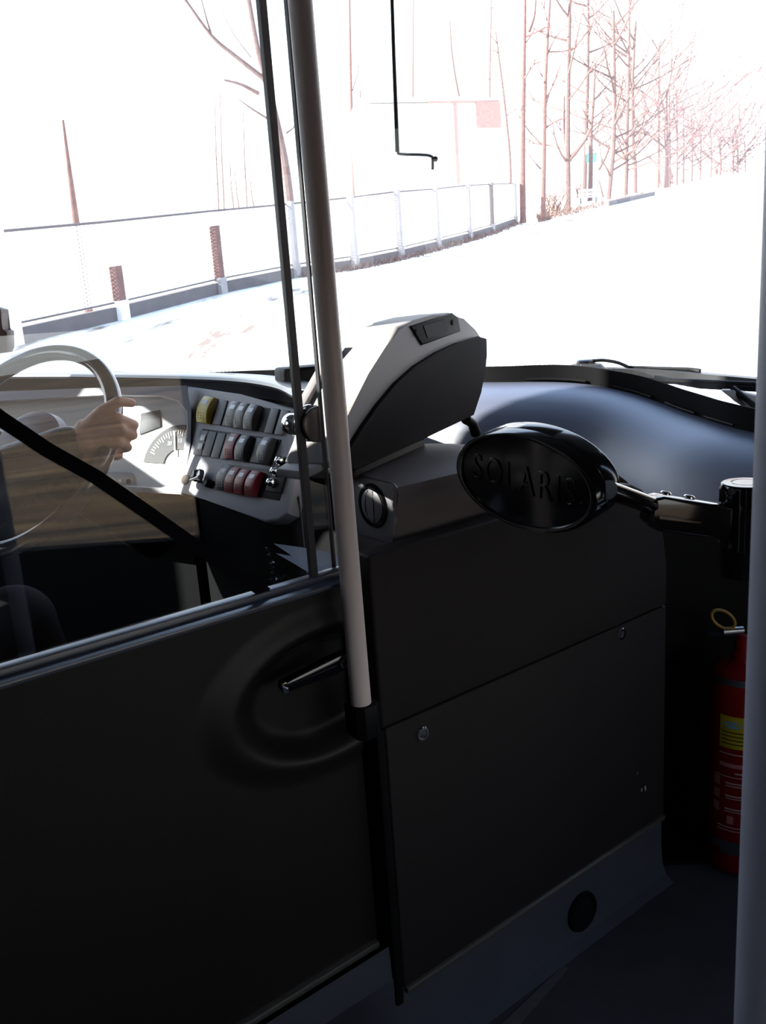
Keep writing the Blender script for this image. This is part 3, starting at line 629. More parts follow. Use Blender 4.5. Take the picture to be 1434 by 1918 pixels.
# foot bracket and rear foot
bm = NB(); bm_prism(bm, [onm(*p, -.02) for p in ((665, 876), (795, 822), (801, 882), (664, 898))], -nM * .09, .004, 2); obj('mount_bracket', bm, mat('bracket_dark', (.030, .024, .022), .55, spec=.2), t)
bm = NB(); bm_tube(bm, [onm(872, 785, -.02), onm(884, 793, -.02), onm(891, 812, -.02)], [.012, .011, .013], 14); obj('rear_foot', bm, m_black, t)

# ================================================================== POLES
pb = onw(676, 1318, .030); zp = pb[2]
t = thing('handrail_pole', 'grey handrail pole at the cab door with black socket foot', 'pole', (pb[0], pb[1], .70))
ptp = pp(562, 0, pb, nrm([pb[0], pb[1], 0])); pdv = (ptp - pb) / (ptp[2] - pb[2])
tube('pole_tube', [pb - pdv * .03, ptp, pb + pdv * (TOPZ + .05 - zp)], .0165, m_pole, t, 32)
bm = NB(); sc_ = np.array([pb[0], pb[1], zp - .055])
bm_prism(bm, [sc_ + DW * a_ + NW * b_ for a_, b_ in ((-.018, -.022), (.024, -.022), (.026, .012), (.014, .024), (-.010, .024), (-.020, .012))], ZUP * .057, .004, 2); obj('socket', bm, m_black, t)
near = ray(1402, 1100); near = O + near * (.47 / near[1]); near = near + nrm([near[1], -near[0], 0]) * .0185
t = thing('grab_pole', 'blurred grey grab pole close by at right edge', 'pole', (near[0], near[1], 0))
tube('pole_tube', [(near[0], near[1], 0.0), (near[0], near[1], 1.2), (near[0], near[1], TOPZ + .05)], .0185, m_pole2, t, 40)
lathe('floor_flange', (near[0], near[1], 0), ZUP, [(.04, 0), (.04, .006), (.025, .012), (.02, .02)], m_steel, t)

# ================================================================== CAB DOOR
REC = -.030
DA0, DA1 = -2.25, AL0 - .022                     # along the wall
zt0 = .962
t = thing('cab_door', 'dark driver cab door with glass top and lever handle', 'door', wp(-1.4, REC, .25))
rc = wcoord(onw(612, 1292, REC)); rc_a, rc_z = rc[0], rc[2]
ra, rz = .165, .105
def dish(al, z):
    u, v_ = (al - rc_a) / ra, (z - rc_z) / rz; r = math.hypot(u, v_)
    def ss(a, b, x): x = min(1, max(0, (x - a) / (b - a))); return x * x * (3 - 2 * x)
    return .012 * ss(1.45, 1.05, r) - .040 * ss(1.08, .70, r)
als = np.concatenate([np.linspace(DA0, rc_a - .30, 16)[:-1], np.arange(rc_a - .30, DA1, .0055), [DA1]])
zs = np.concatenate([np.linspace(.275, rc_z - .18, 10)[:-1], np.arange(rc_z - .18, rc_z + .17, .0055), [zt0 - .004, zt0]]); zs = np.array(sorted(zs[zs <= zt0]))
bm = NB(); bm_loft(bm, [[wp(al, REC + dish(al, z), z) for z in zs] for al in als])
bm_box(bm, wp(DA0, REC - .045, .275), DW * (DA1 - DA0), NW * .002, ZUP * (zt0 - .275))
bm_box(bm, wp(DA1, REC - .045, .275), DW * .002, NW * .045, ZUP * (zt0 - .275))
obj('door_panel', bm, m_door, t, recalc=True)
bm = NB(); bm_box(bm, wp(DA0, REC - .008, .262), DW * (DA1 - DA0), NW * .02, ZUP * .014); bmesh.ops.recalc_face_normals(bm, faces=bm.faces[:]); bevel_all(bm, .004, 2); obj('bottom_trim', bm, m_alu, t)
gt = thing  # (door handle)
h0 = onw(645, 1237, .010); h1 = onw(530, 1288, -.008)
hd_ = nrm(h1 - h0); hp = nrm(np.cross(NW, hd_))
L = np.linalg.norm(h1 - h0)
out_ = [h0 + hp * .015 - hd_ * .004, h0 + hp * .010 - hd_ * .013, h0 - hd_ * .016, h0 - hp * .010 - hd_ * .013, h0 - hp * .015 - hd_ * .004, h0 + hd_ * L * .3 - hp * .015, h0 + hd_ * L - hp * .010, h0 + hd_ * (L + .004), h0 + hd_ * L + hp * .010, h0 + hd_ * L * .3 + hp * .015]
bm = NB(); bm_prism(bm, [q - NW * .012 for q in out_], NW * .016, .004, 3); hn_ = obj('door_handle', bm, m_gloss, t)
lathe('lock_cylinder', h0 + NW * .002, NW, [(.0125, 0), (.0125, .005), (.0115, .006), (.0095, .0055), (.009, .004), (.0001, .004)], m_chrome, hn_, 28, label='chrome lock cylinder')
bm = NB(); bm_box(bm, h0 + NW * .0062 - hp * .0015 - hd_ * .007, hd_ * .014, hp * .003, NW * .0006); obj('key_slot', bm, m_black, hn_)
bm = NB(); bm_prism(bm, [h1 + hp * .0095 - hd_ * .006, h1 + hp * .0095 + hd_ * .003, h1 - hp * .0095 + hd_ * .003, h1 - hp * .0095 - hd_ * .006], NW * .0055, .002, 2); obj('handle_tip', bm, m_chrome, hn_, label='bright chrome handle tip')
# rubber glazing strip with two ribs
for k, (z0_, hh, o_) in enumerate(((zt0 + .004, .0065, .036), (zt0 + .0105, .009, .010))):
    bm = NB(); cs = [(-.012, 0), (o_, 0), (o_ + .0005, hh * .5), (o_, hh * .93), (o_ - .001, hh), (-.012, hh)]
    bm_prism(bm, [wp(DA0, REC + c_[0], z0_ + c_[1]) for c_ in cs], DW * (DA1 + .002 - DA0)); obj('glazing_strip', bm, m_trimr, t)
# pane
GEA = wcoord(onw(587, 1075, REC))[0]
bm = NB(); bm_box(bm, wp(DA0, REC - .003, zt0 + .01), DW * (GEA - DA0), NW * .006, ZUP * (TOPZ - zt0)); pn = obj('window_pane', bm, m_glass, t)
bm = NB(); bm_box(bm, wp(GEA - .006, REC - .0045, zt0 + .015), DW * .0115, NW * .009, ZUP * (TOPZ - zt0)); obj('pane_edge', bm, m_edge, pn)
# fixed strip of glass between the door pane and the pole
GB_ = wcoord(onw(637, 1075, REC))[0]
t2 = thing('fixed_pane', 'narrow strip of glass between door pane and grey pole', 'glass', wp((GEA + GB_) / 2, REC - .02, zt0))
bm = NB(); bm_box(bm, wp(GEA + .004, REC - .022, zt0 - .0), DW * (GB_ - GEA - .002), NW * .005, ZUP * (TOPZ - zt0)); obj('glass_strip', bm, m_glass, t2)
bm = NB(); bm_box(bm, wp(GB_ + .001, REC - .024, zt0), DW * .003, NW * .008, ZUP * (TOPZ - zt0)); obj('strip_edge', bm, m_edge, t2)
# glass clamp on the pole
ca = wcoord(onw(580, 795, REC)); cb = (np.array([pb[0], pb[1], 0]) - F0) @ DW; cz = ca[2]
t2 = thing('glass_clamp', 'rounded metal clamp holding the glass edge to the grey pole', 'clamp', wp(ca[0], REC, cz))
def stadium(a0, a1, z, r, out, n_=14):
    P_ = [wp(a0 + r - r * math.sin(q), out, z + r * math.cos(q)) for q in np.linspace(0, math.pi, n_)]
    return P_ + [wp(a1, out, z - r), wp(a1, out, z + r)]
bm = NB(); bm_prism(bm, stadium(ca[0] - .019, cb, cz, .0275, REC + .006), NW * .008, .002, 2); obj('front_plate', bm, mat('clamp_brown', (.12, .10, .095), .35, metal=.5), t2)
bm = NB(); bm_prism(bm, stadium(ca[0] - .021, cb, cz, .0285, REC - .018), NW * .010, .002, 2); obj('back_plate', bm, m_chrome, t2)
bm = NB(); bm_prism(bm, stadium(ca[0] - .020, cb, cz, .0280, REC + .003), NW * .003); obj('gasket', bm, m_rubber, t2)
lathe('thumb_screw', wp(ca[0] - .012, REC - .018, cz), -NW, [(.016, 0), (.017, .006), (.017, .018), (.014, .022)], m_chrome, t2)

# ================================================================== GATE WITH THE OVAL BADGE
hG = nrm([.56, -.828, -.02]); nG = nrm(np.cross(hG, ZUP)); nG = nG if nG[1] < 0 else -nG; vG = nrm(np.cross(nG, hG)); vG = vG if vG[2] > 0 else -vG
PG = pY(987, 905, 1.24)
def ong(x, y, out=0.): return pp(x, y, PG + nG * out, nG)
def ell(cx, cy, a, b, ang, n_=64):
    return [(cx + a * math.cos(q) * math.cos(ang) - b * math.sin(q) * math.sin(ang), cy + a * math.cos(q) * math.sin(ang) + b * math.sin(q) * math.cos(ang)) for q in np.linspace(0, 2 * math.pi, n_, endpoint=False)]
gp = pY(1397, 905, 1.28)
t = thing('swing_gate', 'black boarding gate arm with oval SOLARIS badge', 'gate', (gp[0], gp[1], .88))
TG = .050; axG = nrm(-nG + ZUP * .22)
full = [ong(*p) for p in ell(985, 905, 139, 84, .40)]
cen = sum(full) / len(full)
sc2 = lambda k, o_: [cen + (q - cen) * k - axG * o_ for q in full]
bm = NB(); rings = [sc2(.90, -.0035), sc2(.915, -.0005), sc2(.94, .0), sc2(.988, .0), sc2(1.0, -.0022), sc2(1.0, -.020), sc2(.992, -.0206), sc2(.992, -.0214), sc2(1.0, -.022), sc2(1.0, -TG + .003), sc2(.985, -TG)]
V = bm_loft(bm, rings, True); bm.faces.new(V[0][::-1]); bm.faces.new(V[-1]); pd = obj('badge_plate', bm, m_gloss, t)
cu = bpy.data.curves.new('txt', 'FONT'); cu.body = 'SOLARIS'; cu.size = 1; cu.extrude = .035; cu.bevel_depth = .014; cu.bevel_resolution = 2; cu.align_x = 'CENTER'; cu.align_y = 'CENTER'; cu.space_character = 1.22; cu.offset = -.012
to = bpy.data.objects.new('txt', cu); C.objects.link(to); dg = bpy.context.evaluated_depsgraph_get(); dg.update()
me = bpy.data.meshes.new_from_object(to.evaluated_get(dg)); bpy.data.objects.remove(to)
bm = NB(); bm.from_mesh(me)
a_, b_ = ong(884, 873), ong(1074, 926); tx = b_ - a_; wl = np.linalg.norm(tx); tx = tx / wl; ty = nrm(np.cross(nG, tx)); ty = ty if ty[2] > 0 else -ty
xs = [v.co.x for v in bm.verts]; ys = [v.co.y for v in bm.verts]; k = wl / (max(xs) - min(xs)); ky = .042 / (max(ys) - min(ys))
mid = (a_ + b_) / 2; yc = (max(ys) + min(ys)) / 2
for v in bm.verts: v.co = Vector(tuple(mid + tx * v.co.x * k + ty * (v.co.y - yc) * ky + nG * (v.co.z * k * .9 - .0032)))
obj('badge_lettering', bm, m_gloss, pd, label='raised black letters reading SOLARIS')
# arm: round rod from the badge to the bracket, bracket to the hinge post
pa = ong(1118, 934) + axG * TG * .55; pbk = pY(1225, 948, 1.255); 
tube('arm_rod', [pa - nrm(pbk - pa) * .008, pa, pbk + nrm(pbk - pa) * .03], [.0135, .0135, .0135], m_gloss, t, 20)
k0 = pY(1212, 945, 1.25); k1 = pY(1352, 962, 1.275); kd = nrm(k1 - k0); kn_ = nrm(np.cross(kd, ZUP)); kn_ = kn_ if kn_[1] < 0 else -kn_; ku = nrm(np.cross(kn_, kd)); ku = ku if ku[2] > 0 else -ku
bm = NB(); Lk = np.linalg.norm(k1 - k0) + .01
bm_prism(bm, [k0 - kn_ * .018 + ku * .012, k0 - kn_ * .018 - ku * .024, k0 - kn_ * .018 + kd * .02 - ku * .036, k0 - kn_ * .018 + kd * Lk - ku * .036, k0 - kn_ * .018 + kd * Lk + ku * .014, k0 - kn_ * .018 + kd * .015 + ku * .017], kn_ * .036, .004, 3); br = obj('bracket', bm, m_gloss, t)
for px in ((1246, 924), (1290, 931)):
    q = pp(*px, k0 + ku * .017, ku); lathe('screw', q - ku * .001, ku, [(.0085, 0), (.0085, .002), (.006, .004), (.004, .004), (.004, .001)], m_chrome, br, 20)
bm = NB(); bm_box(bm, k0 + kn_ * .0185 + kd * .012 - ku * .016, kd * .07, kn_ * .002, ku * .003); obj('slot_rib', bm, m_gloss, br)
zc = gp[2]; zb = pY(1397, 1075, 1.28)[2]
lathe('hinge_post', (gp[0], gp[1], zb), ZUP, [(.034, 0), (.036, .006), (.036, .040), (.0375, .042), (.0375, .050), (.036, .052), (.036, zc - zb - .030), (.0385, zc - zb - .028), (.0385, zc - zb - .004), (.036, zc - zb)], m_gloss, t, 40)
lathe('post_cap', (gp[0], gp[1], zc - .001), ZUP, [(.0345, 0), (.0345, .0022), (.0225, .0026), (.0222, .0018), (.0205, .0018), (.0203, .0026), (.0001, .0026)], m_gloss, t, 40)
ma = np.array([gp[0], gp[1], zc - .07])
tube('mount_arm', [ma + np.array([.03, 0, 0]), ma + np.array([.16, .0, 0]), ma + np.array([.42, .05, 0])], .018, m_gloss, t, 18)
q = ma + np.array([.42, .05, 0]); tube('support_post', [(q[0], q[1], 0), (q[0], q[1], q[2] + .06)], .022, m_gloss, t, 20)

# ================================================================== RIGHT DASHBOARD + WIPERS
t = thing('dashboard_cover', 'smooth curved blue-grey dashboard cover under the windscreen', 'dashboard', (.55, 2.3, 0))
prof = [(.012, -.004), (.03, -.002), (.06, -.006), (.11, -.020), (.16, -.048), (.205, -.088), (.24, -.14), (.262, -.20), (.275, -.28), (.28, -.46)]
SN = [q.copy() for q in WN]
for _ in range(60): SN = [SN[0]] + [nrm(SN[i - 1] + 2 * SN[i] + SN[i + 1]) for i in range(1, len(SN) - 1)] + [SN[-1]]
SP = [q.copy() for q in WC]
for _ in range(12): SP = [SP[0]] + [(SP[i - 1] + 2 * SP[i] + SP[i + 1]) / 4 for i in range(1, len(SP) - 1)] + [SP[-1]]
i0 = next(i for i, p in enumerate(WC) if p[0] > .12)
rows = []
for p, n_ in list(zip(SP, SN))[i0:]:
    rows.append([p + n_ * a_ + ZUP * b_ for a_, b_ in prof])
bm = NB(); bm_loft(bm, rows); obj('cover_shell', bm, m_hump, t)
cl = smooth_catmull([pY(*p) for p in clip_px], 12); cn = wnormals(cl); cn = [-q if q[1] > 0 else q for q in cn]
for f0, f1 in ((.13, .31), (.42, .58), (.66, .76), (.83, .92)):
    i_, j_ = int(f0 * (len(cl) - 1)), int(f1 * (len(cl) - 1)) + 1
    bm = NB(); bm_tube(bm, [cl[q] + cn[q] * .02 + ZUP * .004 for q in range(i_, j_ + 1)], .0045, 8); obj('screen_clip', bm, m_black, t)
def wo_(x, y, Y): return pY(x, y, Y)
t = thing('windscreen_wiper', 'black windscreen wiper resting at the foot of the glass', 'wiper', wo_(1095, 688, 3.12))
pv = wo_(1097, 690, 3.12)
lathe('pivot_base', pv - ZUP * .01, ZUP, [(.062, 0), (.064, .012), (.055, .024), (.035, .028)], m_wash, t)
lathe('pivot_cap', pv + ZUP * .016, ZUP, [(.034, 0), (.034, .012), (.028, .016)], m_gloss, t)
bm = NB(); q = [wo_(1095, 690, 3.09), wo_(1200, 691, 3.04), wo_(1330, 702, 2.90), wo_(1440, 712, 2.76)]; q2 = [wo_(1095, 698, 3.09), wo_(1200, 708, 3.04), wo_(1330, 714, 2.90), wo_(1440, 722, 2.76)]
bm_loft(bm, [q, q2, [p_ + np.array([.03, .04, 0]) for p_ in q2], [p_ + np.array([.03, .04, 0]) for p_ in q], q]); obj('wiper_arm', bm, m_wash, t)
tube('blade_spine', [wo_(1200, 712, 2.95), wo_(1310, 716, 2.84), wo_(1440, 722, 2.72)], .010, m_black, t, 10)
bm = NB(); q = [wo_(1225, 704, 2.95), wo_(1310, 719, 2.82), wo_(1440, 726, 2.70)]; q2 = [p_ - ZUP * .016 for p_ in q]; bm_loft(bm, [q, q2, [p_ + np.array([.01, .02, 0]) for p_ in q2], [p_ + np.array([.01, .02, 0]) for p_ in q], q]); obj('wiper_blade', bm, m_rubber, t)
tube('washer_hose', smooth_catmull([wo_(1108, 676, 3.10), wo_(1130, 675, 3.09), wo_(1155, 679, 3.07), wo_(1175, 687, 3.06)], 6), .006, m_black, t, 8)
tube('lift_spring', [wo_(1175, 688, 3.08), wo_(1290, 692, 2.98), wo_(1310, 696, 2.95)], [.006, .007, .010], m_black, t, 8)
t = thing('wiper_bracket', 'short dark wiper linkage at the lower right windscreen corner', 'wiper linkage', wo_(1400, 770, 2.62))
bm = NB(); bm_prism(bm, [wo_(x, y, 2.62) for x, y in ((1348, 731), (1372, 731), (1440, 748), (1440, 775), (1405, 772), (1375, 752))], np.array([.02, .03, 0]), .004, 2); obj('bracket_arm', bm, m_wash, t)
tube('linkage_rod', [wo_(1370, 728, 2.64), wo_(1405, 755, 2.6), wo_(1450, 790, 2.55)], .012, m_black, t, 10)
# rod hanging outside the glass with a bent hook
t = thing('hanging_rod', 'thin black rod hanging down with an elbow and ball end', 'rod', pY(743, 288, 3.75))
Yr = 3.75
tube('rod', [pY(732, -60, Yr), pY(737, 100, Yr), pY(744, 285, Yr)], [.007, .0075, .009], m_black, t, 10)
tube('elbow_rod', smooth_catmull([pY(743, 286, Yr), pY(752, 289, Yr), pY(800, 291, Yr), pY(812, 297, Yr)], 4), .006, m_wash, t, 10)
bm = NB(); bm_ball(bm, pY(815, 298, Yr), .011, 14); obj('ball_end', bm, m_black, t)
tube('hook_pin', [pY(810, 297, Yr), pY(810, 318, Yr)], .006, m_black, t, 10)

# ================================================================== FIRE EXTINGUISHER
eb = pz(1376, 1606, .015)
t = thing('fire_extinguisher', 'red fire extinguisher with yellow label standing in the corner', 'fire extinguisher', (eb[0], eb[1], .012))
def ez(y): 
    P_ = np.array([eb[0], eb[1], 0]); d = ray(1374, y); k_ = nrm([eb[0], eb[1], 0]); return (O + d * ((P_ - O) @ k_ / (d @ k_)))[2]
ER = .070; zT = ez(1276)
lathe('cylinder', (eb[0], eb[1], .012), ZUP, [(.055, 0), (ER - .004, .004), (ER, .02), (ER, zT - .012 - .0), (ER * .97, zT + .008), (ER * .85, zT + .024), (ER * .62, zT + .038), (ER * .36, zT + .046), (.022, zT + .052), (.022, zT + .065)], m_red, t, 48)
ang_c = math.atan2(-eb[1], -eb[0])
def band(a0, a1, z0, z1, r, dz=.0):
    return [[(eb[0] + math.cos(a) * r, eb[1] + math.sin(a) * r, z + dz) for a in np.linspace(a0, a1, 16)] for z in (z0, z1)]
# angles: + turns towards the left side of the picture
def sheet(name, a0, a1, y0, y1, m, r=.0012, parent=t):
    bm = NB(); z0, z1 = ez(y1), ez(y0); R1, R2 = ER + r - .001, ER + r
    A_ = band(a0, a1, z0, z1, R2); B_ = band(a0, a1, z0, z1, R1)
    bm_loft(bm, [A_[0], A_[1], B_[1], B_[0], A_[0]]); return obj(name, bm, m, parent)
la = lambda f: ang_c - f                     # f>0: left in the picture
lb = sheet('yellow_label', la(.62), la(-.6), 1318, 1376, m_ylabel)
bm = NB(); rows_ = []
for rr in (0.0001, 1.0): rows_.append([(eb[0] + math.cos(la(.22 + .3 * rr * math.cos(q))) * (ER + .0016), eb[1] + math.sin(la(.22 + .3 * rr * math.cos(q))) * (ER + .0016), ez(1333) + .0085 * rr * math.sin(q)) for q in np.linspace(0, 6.283, 25)[:-1]])
V = bm_loft(bm, rows_, True); obj('blue_emblem', bm, m_blue, lb)
for k in range(4): sheet('print_line', la(.55), la(-.3), 1346 + k * 7, 1347.6 + k * 7, m_black, .0016, lb)
for (f0, f1, y0, y1) in ((.62, -.5, 1386, 1387.5), (.60, -.2, 1404, 1411), (.1, -.4, 1420, 1422), (.75, -.5, 1428, 1429), (.38, -.4, 1439, 1441), (.38, -.4, 1444, 1445.5), (.38, -.4, 1462, 1464), (.38, -.4, 1467, 1468), (.38, -.4, 1486, 1488), (.38, -.4, 1491, 1492), (.3, .1, 1500, 1514), (.62, -.5, 1520, 1521), (.62, -.5, 1526, 1527)):
    sheet('print_line', la(f0), la(f1), y0, y1, mat('dim_print', (.42, .16, .16), .6) if (y1 - y0) > 3 else m_white2, .0012)
for k in range(3): sheet('pictogram', la(.80), la(.58), 1432 + k * 24, 1448 + k * 24, bpy.data.materials.get('dim_print'), .0012)
sheet('lower_strap', la(1.6), la(-1.2), 1548, 1562, m_steel, .003); sheet('strap_buckle', la(.45), la(-.1), 1544, 1568, m_steel, .007)
sheet('upper_strap', la(.9), la(-.9), 1238 + 12, 1250 + 12, m_steel, .0035)
hz = zT + .06
lathe('valve_body', (eb[0], eb[1], hz), ZUP, [(.024, 0), (.024, .012), (.019, .018), (.019, .05), (.012, .056)], m_red, t)
bm = NB(); lf = nrm([-eb[1], eb[0], 0]); tw = nrm([-eb[0], -eb[1], 0])
bm_box(bm, np.array([eb[0], eb[1], hz + .045]) - lf * .02 - tw * .012, lf * .09, tw * .024, ZUP * .01 + lf * .004); obj('lever', bm, m_black, t)
rc0 = pp(1354, 1160, np.array([eb[0], eb[1], 0]) + tw * .02, tw)
pts_ = [pp(1354 + 24 * math.cos(q) * .87 - 13 * math.sin(q) * .5, 1160 + 24 * math.cos(q) * .5 + 15 * math.sin(q) * .87, rc0, tw) for q in np.linspace(0, 2 * math.pi, 25)]
tube('pull_ring', pts_, .0034, m_ring, t, 8, label='yellow safety pull ring')
g0 = pp(1352, 1183, rc0, tw); bm = NB(); bm_tube(bm, [g0, np.array([eb[0], eb[1], g0[2] + .0])], [.010, .009], 14); obj('gauge_stub', bm, m_steel, t)
# bulkhead behind the extinguisher
bk = wp(.02, -.02, 0)
bm = NB(); bm_prism(bm, [bk, bk + np.array([.02, .20, 0]), bk + np.array([.30, .17, 0]), bk + np.array([.30, .19, 0]), bk + np.array([-.02, .23, 0]), bk + np.array([-.03, 0, 0])], ZUP * .80); struct(obj('trim_6', bm, m_black), 'black bulkhead behind the extinguisher')
bm = NB(); bm_prism(bm, [bk + np.array([0, .01, 0]), bk + np.array([.02, .30, 0]), bk + np.array([.5, .27, 0]), bk + np.array([.62, -.02, 0])], ZUP * .012); struct(obj('trim_5', bm, m_rubber), 'dark step edge under the extinguisher')

# ================================================================== DRIVER'S DASH
nAh = nrm([-.82, -.57, 0]); eA = math.radians(27); nA = nAh * math.cos(eA) + ZUP * math.sin(eA)
PA = pY(460, 860, 1.78)
def onA(x, y, out=0.): return pp(x, y, PA + nA * out, nA)
nBh = nrm([-.42, -.906, 0]); eB = math.radians(26); nB = nBh * math.cos(eB) + ZUP * math.sin(eB)
PB = onA(357, 850)
def onB(x, y, out=0.): return pp(x, y, PB + nB * out, nB)
t = thing('driver_dashboard', 'grey driver dashboard with instrument binnacle and rows of switches', 'dashboard', onA(460, 860) - ZUP * .8)
sp = [(350, 722), (450, 738), (552, 764), (566, 776), (566, 800), (546, 930), (538, 962), (520, 975), (495, 978), (440, 956), (372, 932), (335, 926), (352, 830)]
bm = NB(); bm_prism(bm, [onA(*p) for p in sp], -nA * .03, .006, 4); swp = obj('switch_panel', bm, m_dash, t)
hAx = nrm(onA(530, 790) - onA(395, 770)); vA = nrm(np.cross(nA, hAx)); vA = vA if vA[2] > 0 else -vA
def plate(pts, h, m, name, parent, out=0., bev=.0015, fn=onA, nn=None):
    nn = nA if nn is None else nn
    bm = NB(); bm_prism(bm, [fn(*p, out) for p in pts], nn * h, bev, 2); return obj(name, bm, m, parent)
def quad(x, y, w_, h_, sl=-.36, sk=.15): # slanted cell around its centre in picture units
    dx, dy = w_ / 2, h_ / 2
    return [(x - dx - sl * -dy * 1.0 + 0, y - dy - sk * dx), (x + dx + sl * dy * -1.0 * -1 * -1, y - dy + sk * dx), (x + dx + sl * dy, y + dy + sk * dx), (x - dx + sl * dy, y + dy - sk * dx)]
def cell(x, y, w_, h_, sl=-.30, sk=.14):
    dx, dy = w_ / 2, h_ / 2
    return [(x - dx - sl * dy, y - dy - sk * dx), (x + dx - sl * dy, y - dy + sk * dx), (x + dx + sl * dy, y + dy + sk * dx), (x - dx + sl * dy, y + dy - sk * dx)]
def rocker(x, y, m, lens, w_=17, h_=46, k=1.0):
    """curved rocker cap: wedge rising towards its lower end with a rounded crown"""
    c0 = cell(x, y, w_, h_); a, b, c, d = [onA(*p, .001) for p in c0]
    N_ = 9; rows = []
    for i in range(N_ + 1):
        f = i / N_; hgt = (.004 + .013 * math.sin(math.pi * (0.12 + .76 * f)) ** .8) * k
        L_, R_ = a * (1 - f) + d * f, b * (1 - f) + c * f
        rows.append([L_, L_ + nA * (hgt - .001), L_ * .94 + R_ * .06 + nA * hgt, L_ * .06 + R_ * .94 + nA * hgt, R_ + nA * (hgt - .001), R_])
    bm = NB(); V = bm_loft(bm, rows); bm.faces.new(V[0][::-1]); bm.faces.new(V[-1]); bm.faces.new([r[0] for r in V]); 
    r_ = obj('rocker_switch', bm, m, swp)
    if lens is not None:
        f0, f1 = .16, .34; rows = []
        for f in np.linspace(f0, f1, 5):
            hgt = (.004 + .013 * math.sin(math.pi * (0.12 + .76 * f)) ** .8) * k + .0006; L_, R_ = a * (1 - f) + d * f, b * (1 - f) + c * f
            rows.append([L_ * .75 + R_ * .25 + nA * hgt, L_ * .25 + R_ * .75 + nA * hgt])
        bm = NB(); bm_loft(bm, rows); obj('lens', bm, lens, r_)
        bm = NB()
        for i in range(3):
            for j in range(3):
                f = .68 + .09 * j; g_ = .25 + .25 * i; hgt = (.004 + .013 * math.sin(math.pi * (0.12 + .76 * f)) ** .8) * k + .0003
                q = (a * (1 - f) + d * f) * (1 - g_) + (b * (1 - f) + c * f) * g_ + nA * hgt
                bm_box(bm, q - hAx * .0010 - vA * .0012, hAx * .002, vA * .0024, nA * .0004)
        obj('grip_dots', bm, m_black if m is not m_darksw else m_lensgrey, r_)
    return r_
# backing strips behind each row of switches
plate([(402, 750), (540, 770), (526, 815), (384, 793)], .0015, m_black, 'switch_row_frame', swp, 0, .001)
plate([(380, 803), (528, 824), (508, 874), (364, 850)], .0015, m_black, 'switch_row_frame', swp, 0, .001)
plate([(428, 870), (522, 882), (527, 860), (548, 855), (524, 938), (408, 918)], .0015, m_black, 'switch_row_frame', swp, 0, .001)
rocker(392, 770, m_yellow, m_lensgrey, 19, 48, 1.15)
for x, y in ((414, 773), (432, 776), (511, 789), (530, 792)): plate(cell(x, y, 15, 46), .004, m_blank, 'blank_cover', swp, .001)
for x, y in ((443, 778), (459, 781), (477, 784)): rocker(x, y, m_darksw, m_lens)
lt = plate(cell(378, 830, 15, 46), .004, m_darksw, 'indicator_block', swp, .001)
for y in (820, 836): plate(cell(378 - (y - 828) * .3, y, 8, 11), .0015, m_lens, 'indicator_lamp', lt, .0052, .0004)
for x, y in ((394, 832), (411, 835), (428, 838)): plate(cell(x, y, 15, 46), .004, m_blank, 'blank_cover', swp, .001)
rocker(441, 838, m_redsw, m_lens); rocker(461, 841, m_darksw, m_lens); rocker(503, 846, m_darksw, m_lens, 18, 48); plate(cell(483, 844, 14, 46), .003, m_blank, 'blank_cover', swp, .001)
rocker(426, 897, m_darksw, m_lensgrey); rocker(442, 901, m_redsw, m_lens); rocker(460, 905, m_redsw, m_lens); rocker(480, 908, m_redsw, m_lens)
db = plate([(529, 856), (549, 858), (529, 925), (500, 920)], .006, m_black, 'door_button_block', swp, .001)
for x, y in ((527, 864), (518, 884), (511, 905)):
    c_ = onA(x, y, .006); bm = NB(); bm_lathe(bm, c_, nA, [(.0095, 0), (.0095, .006), (.0075, .009), (.0055, .013), (.002, .0145)], 20); obj('door_button', bm, m_chrome, db, label='chrome door button')
# ignition lock and key
ic = onA(374, 893, 0); lk = lathe('ignition_lock', ic, nA, [(.014, 0), (.014, .012), (.011, .016), (.010, .02), (.0001, .021)], m_gloss, swp)
lathe('lock_ring', onA(377, 890, .012), nA, [(.0125, 0), (.0125, .008), (.010, .010), (.0085, .008), (.0001, .008)], m_steel, lk)
lathe('cable_plug', onA(398, 908, 0), nA, [(.009, 0), (.009, .014), (.006, .018)], m_black, swp)
bm = NB(); q = onA(349, 899, .028); bm_prism(bm, [q + hAx * .019 * math.cos(a) + vA * .0115 * math.sin(a) for a in np.linspace(0, 6.283, 21)[:-1]], nA * .004, .001, 2)
kf = tag(obj('ignition_key', bm, m_key), 'brown key bow in the ignition lock on the dash', 'key')
q2 = onA(372, 893, .026); bm = NB(); bm_tube(bm, [q + hAx * .014, q2], [.0028, .0028], 8); obj('key_shaft', bm, m_steel, kf)
# binnacle: frame with an opening
outer = [(-220, 735), (-60, 735), (200, 726), (350, 722), (358, 770), (357, 830), (340, 926), (180, 918), (-60, 922), (-220, 925)]
inner = [(-190, 765), (-60, 758), (200, 742), (300, 744), (332, 752), (349, 772), (350, 800), (341, 862), (334, 892), (322, 908), (300, 913), (190, 907), (-60, 905), (-190, 900)]
def fillring(bm, O1, I1, h):
    pass
def resample(poly, n_):
    P_ = [np.array(p, float) for p in poly]; P_.append(P_[0]); L_ = [0]
    for a, b in zip(P_, P_[1:]): L_.append(L_[-1] + np.linalg.norm(b - a))
    out = []
    for s in np.linspace(0, L_[-1], n_, endpoint=False):
        i = max(j for j in range(len(L_) - 1) if L_[j] <= s + 1e-9); f = (s - L_[i]) / max(1e-9, L_[i + 1] - L_[i]); out.append(P_[i] * (1 - f) + P_[i + 1] * f)
    return out
ctr = np.array([80, 830.])
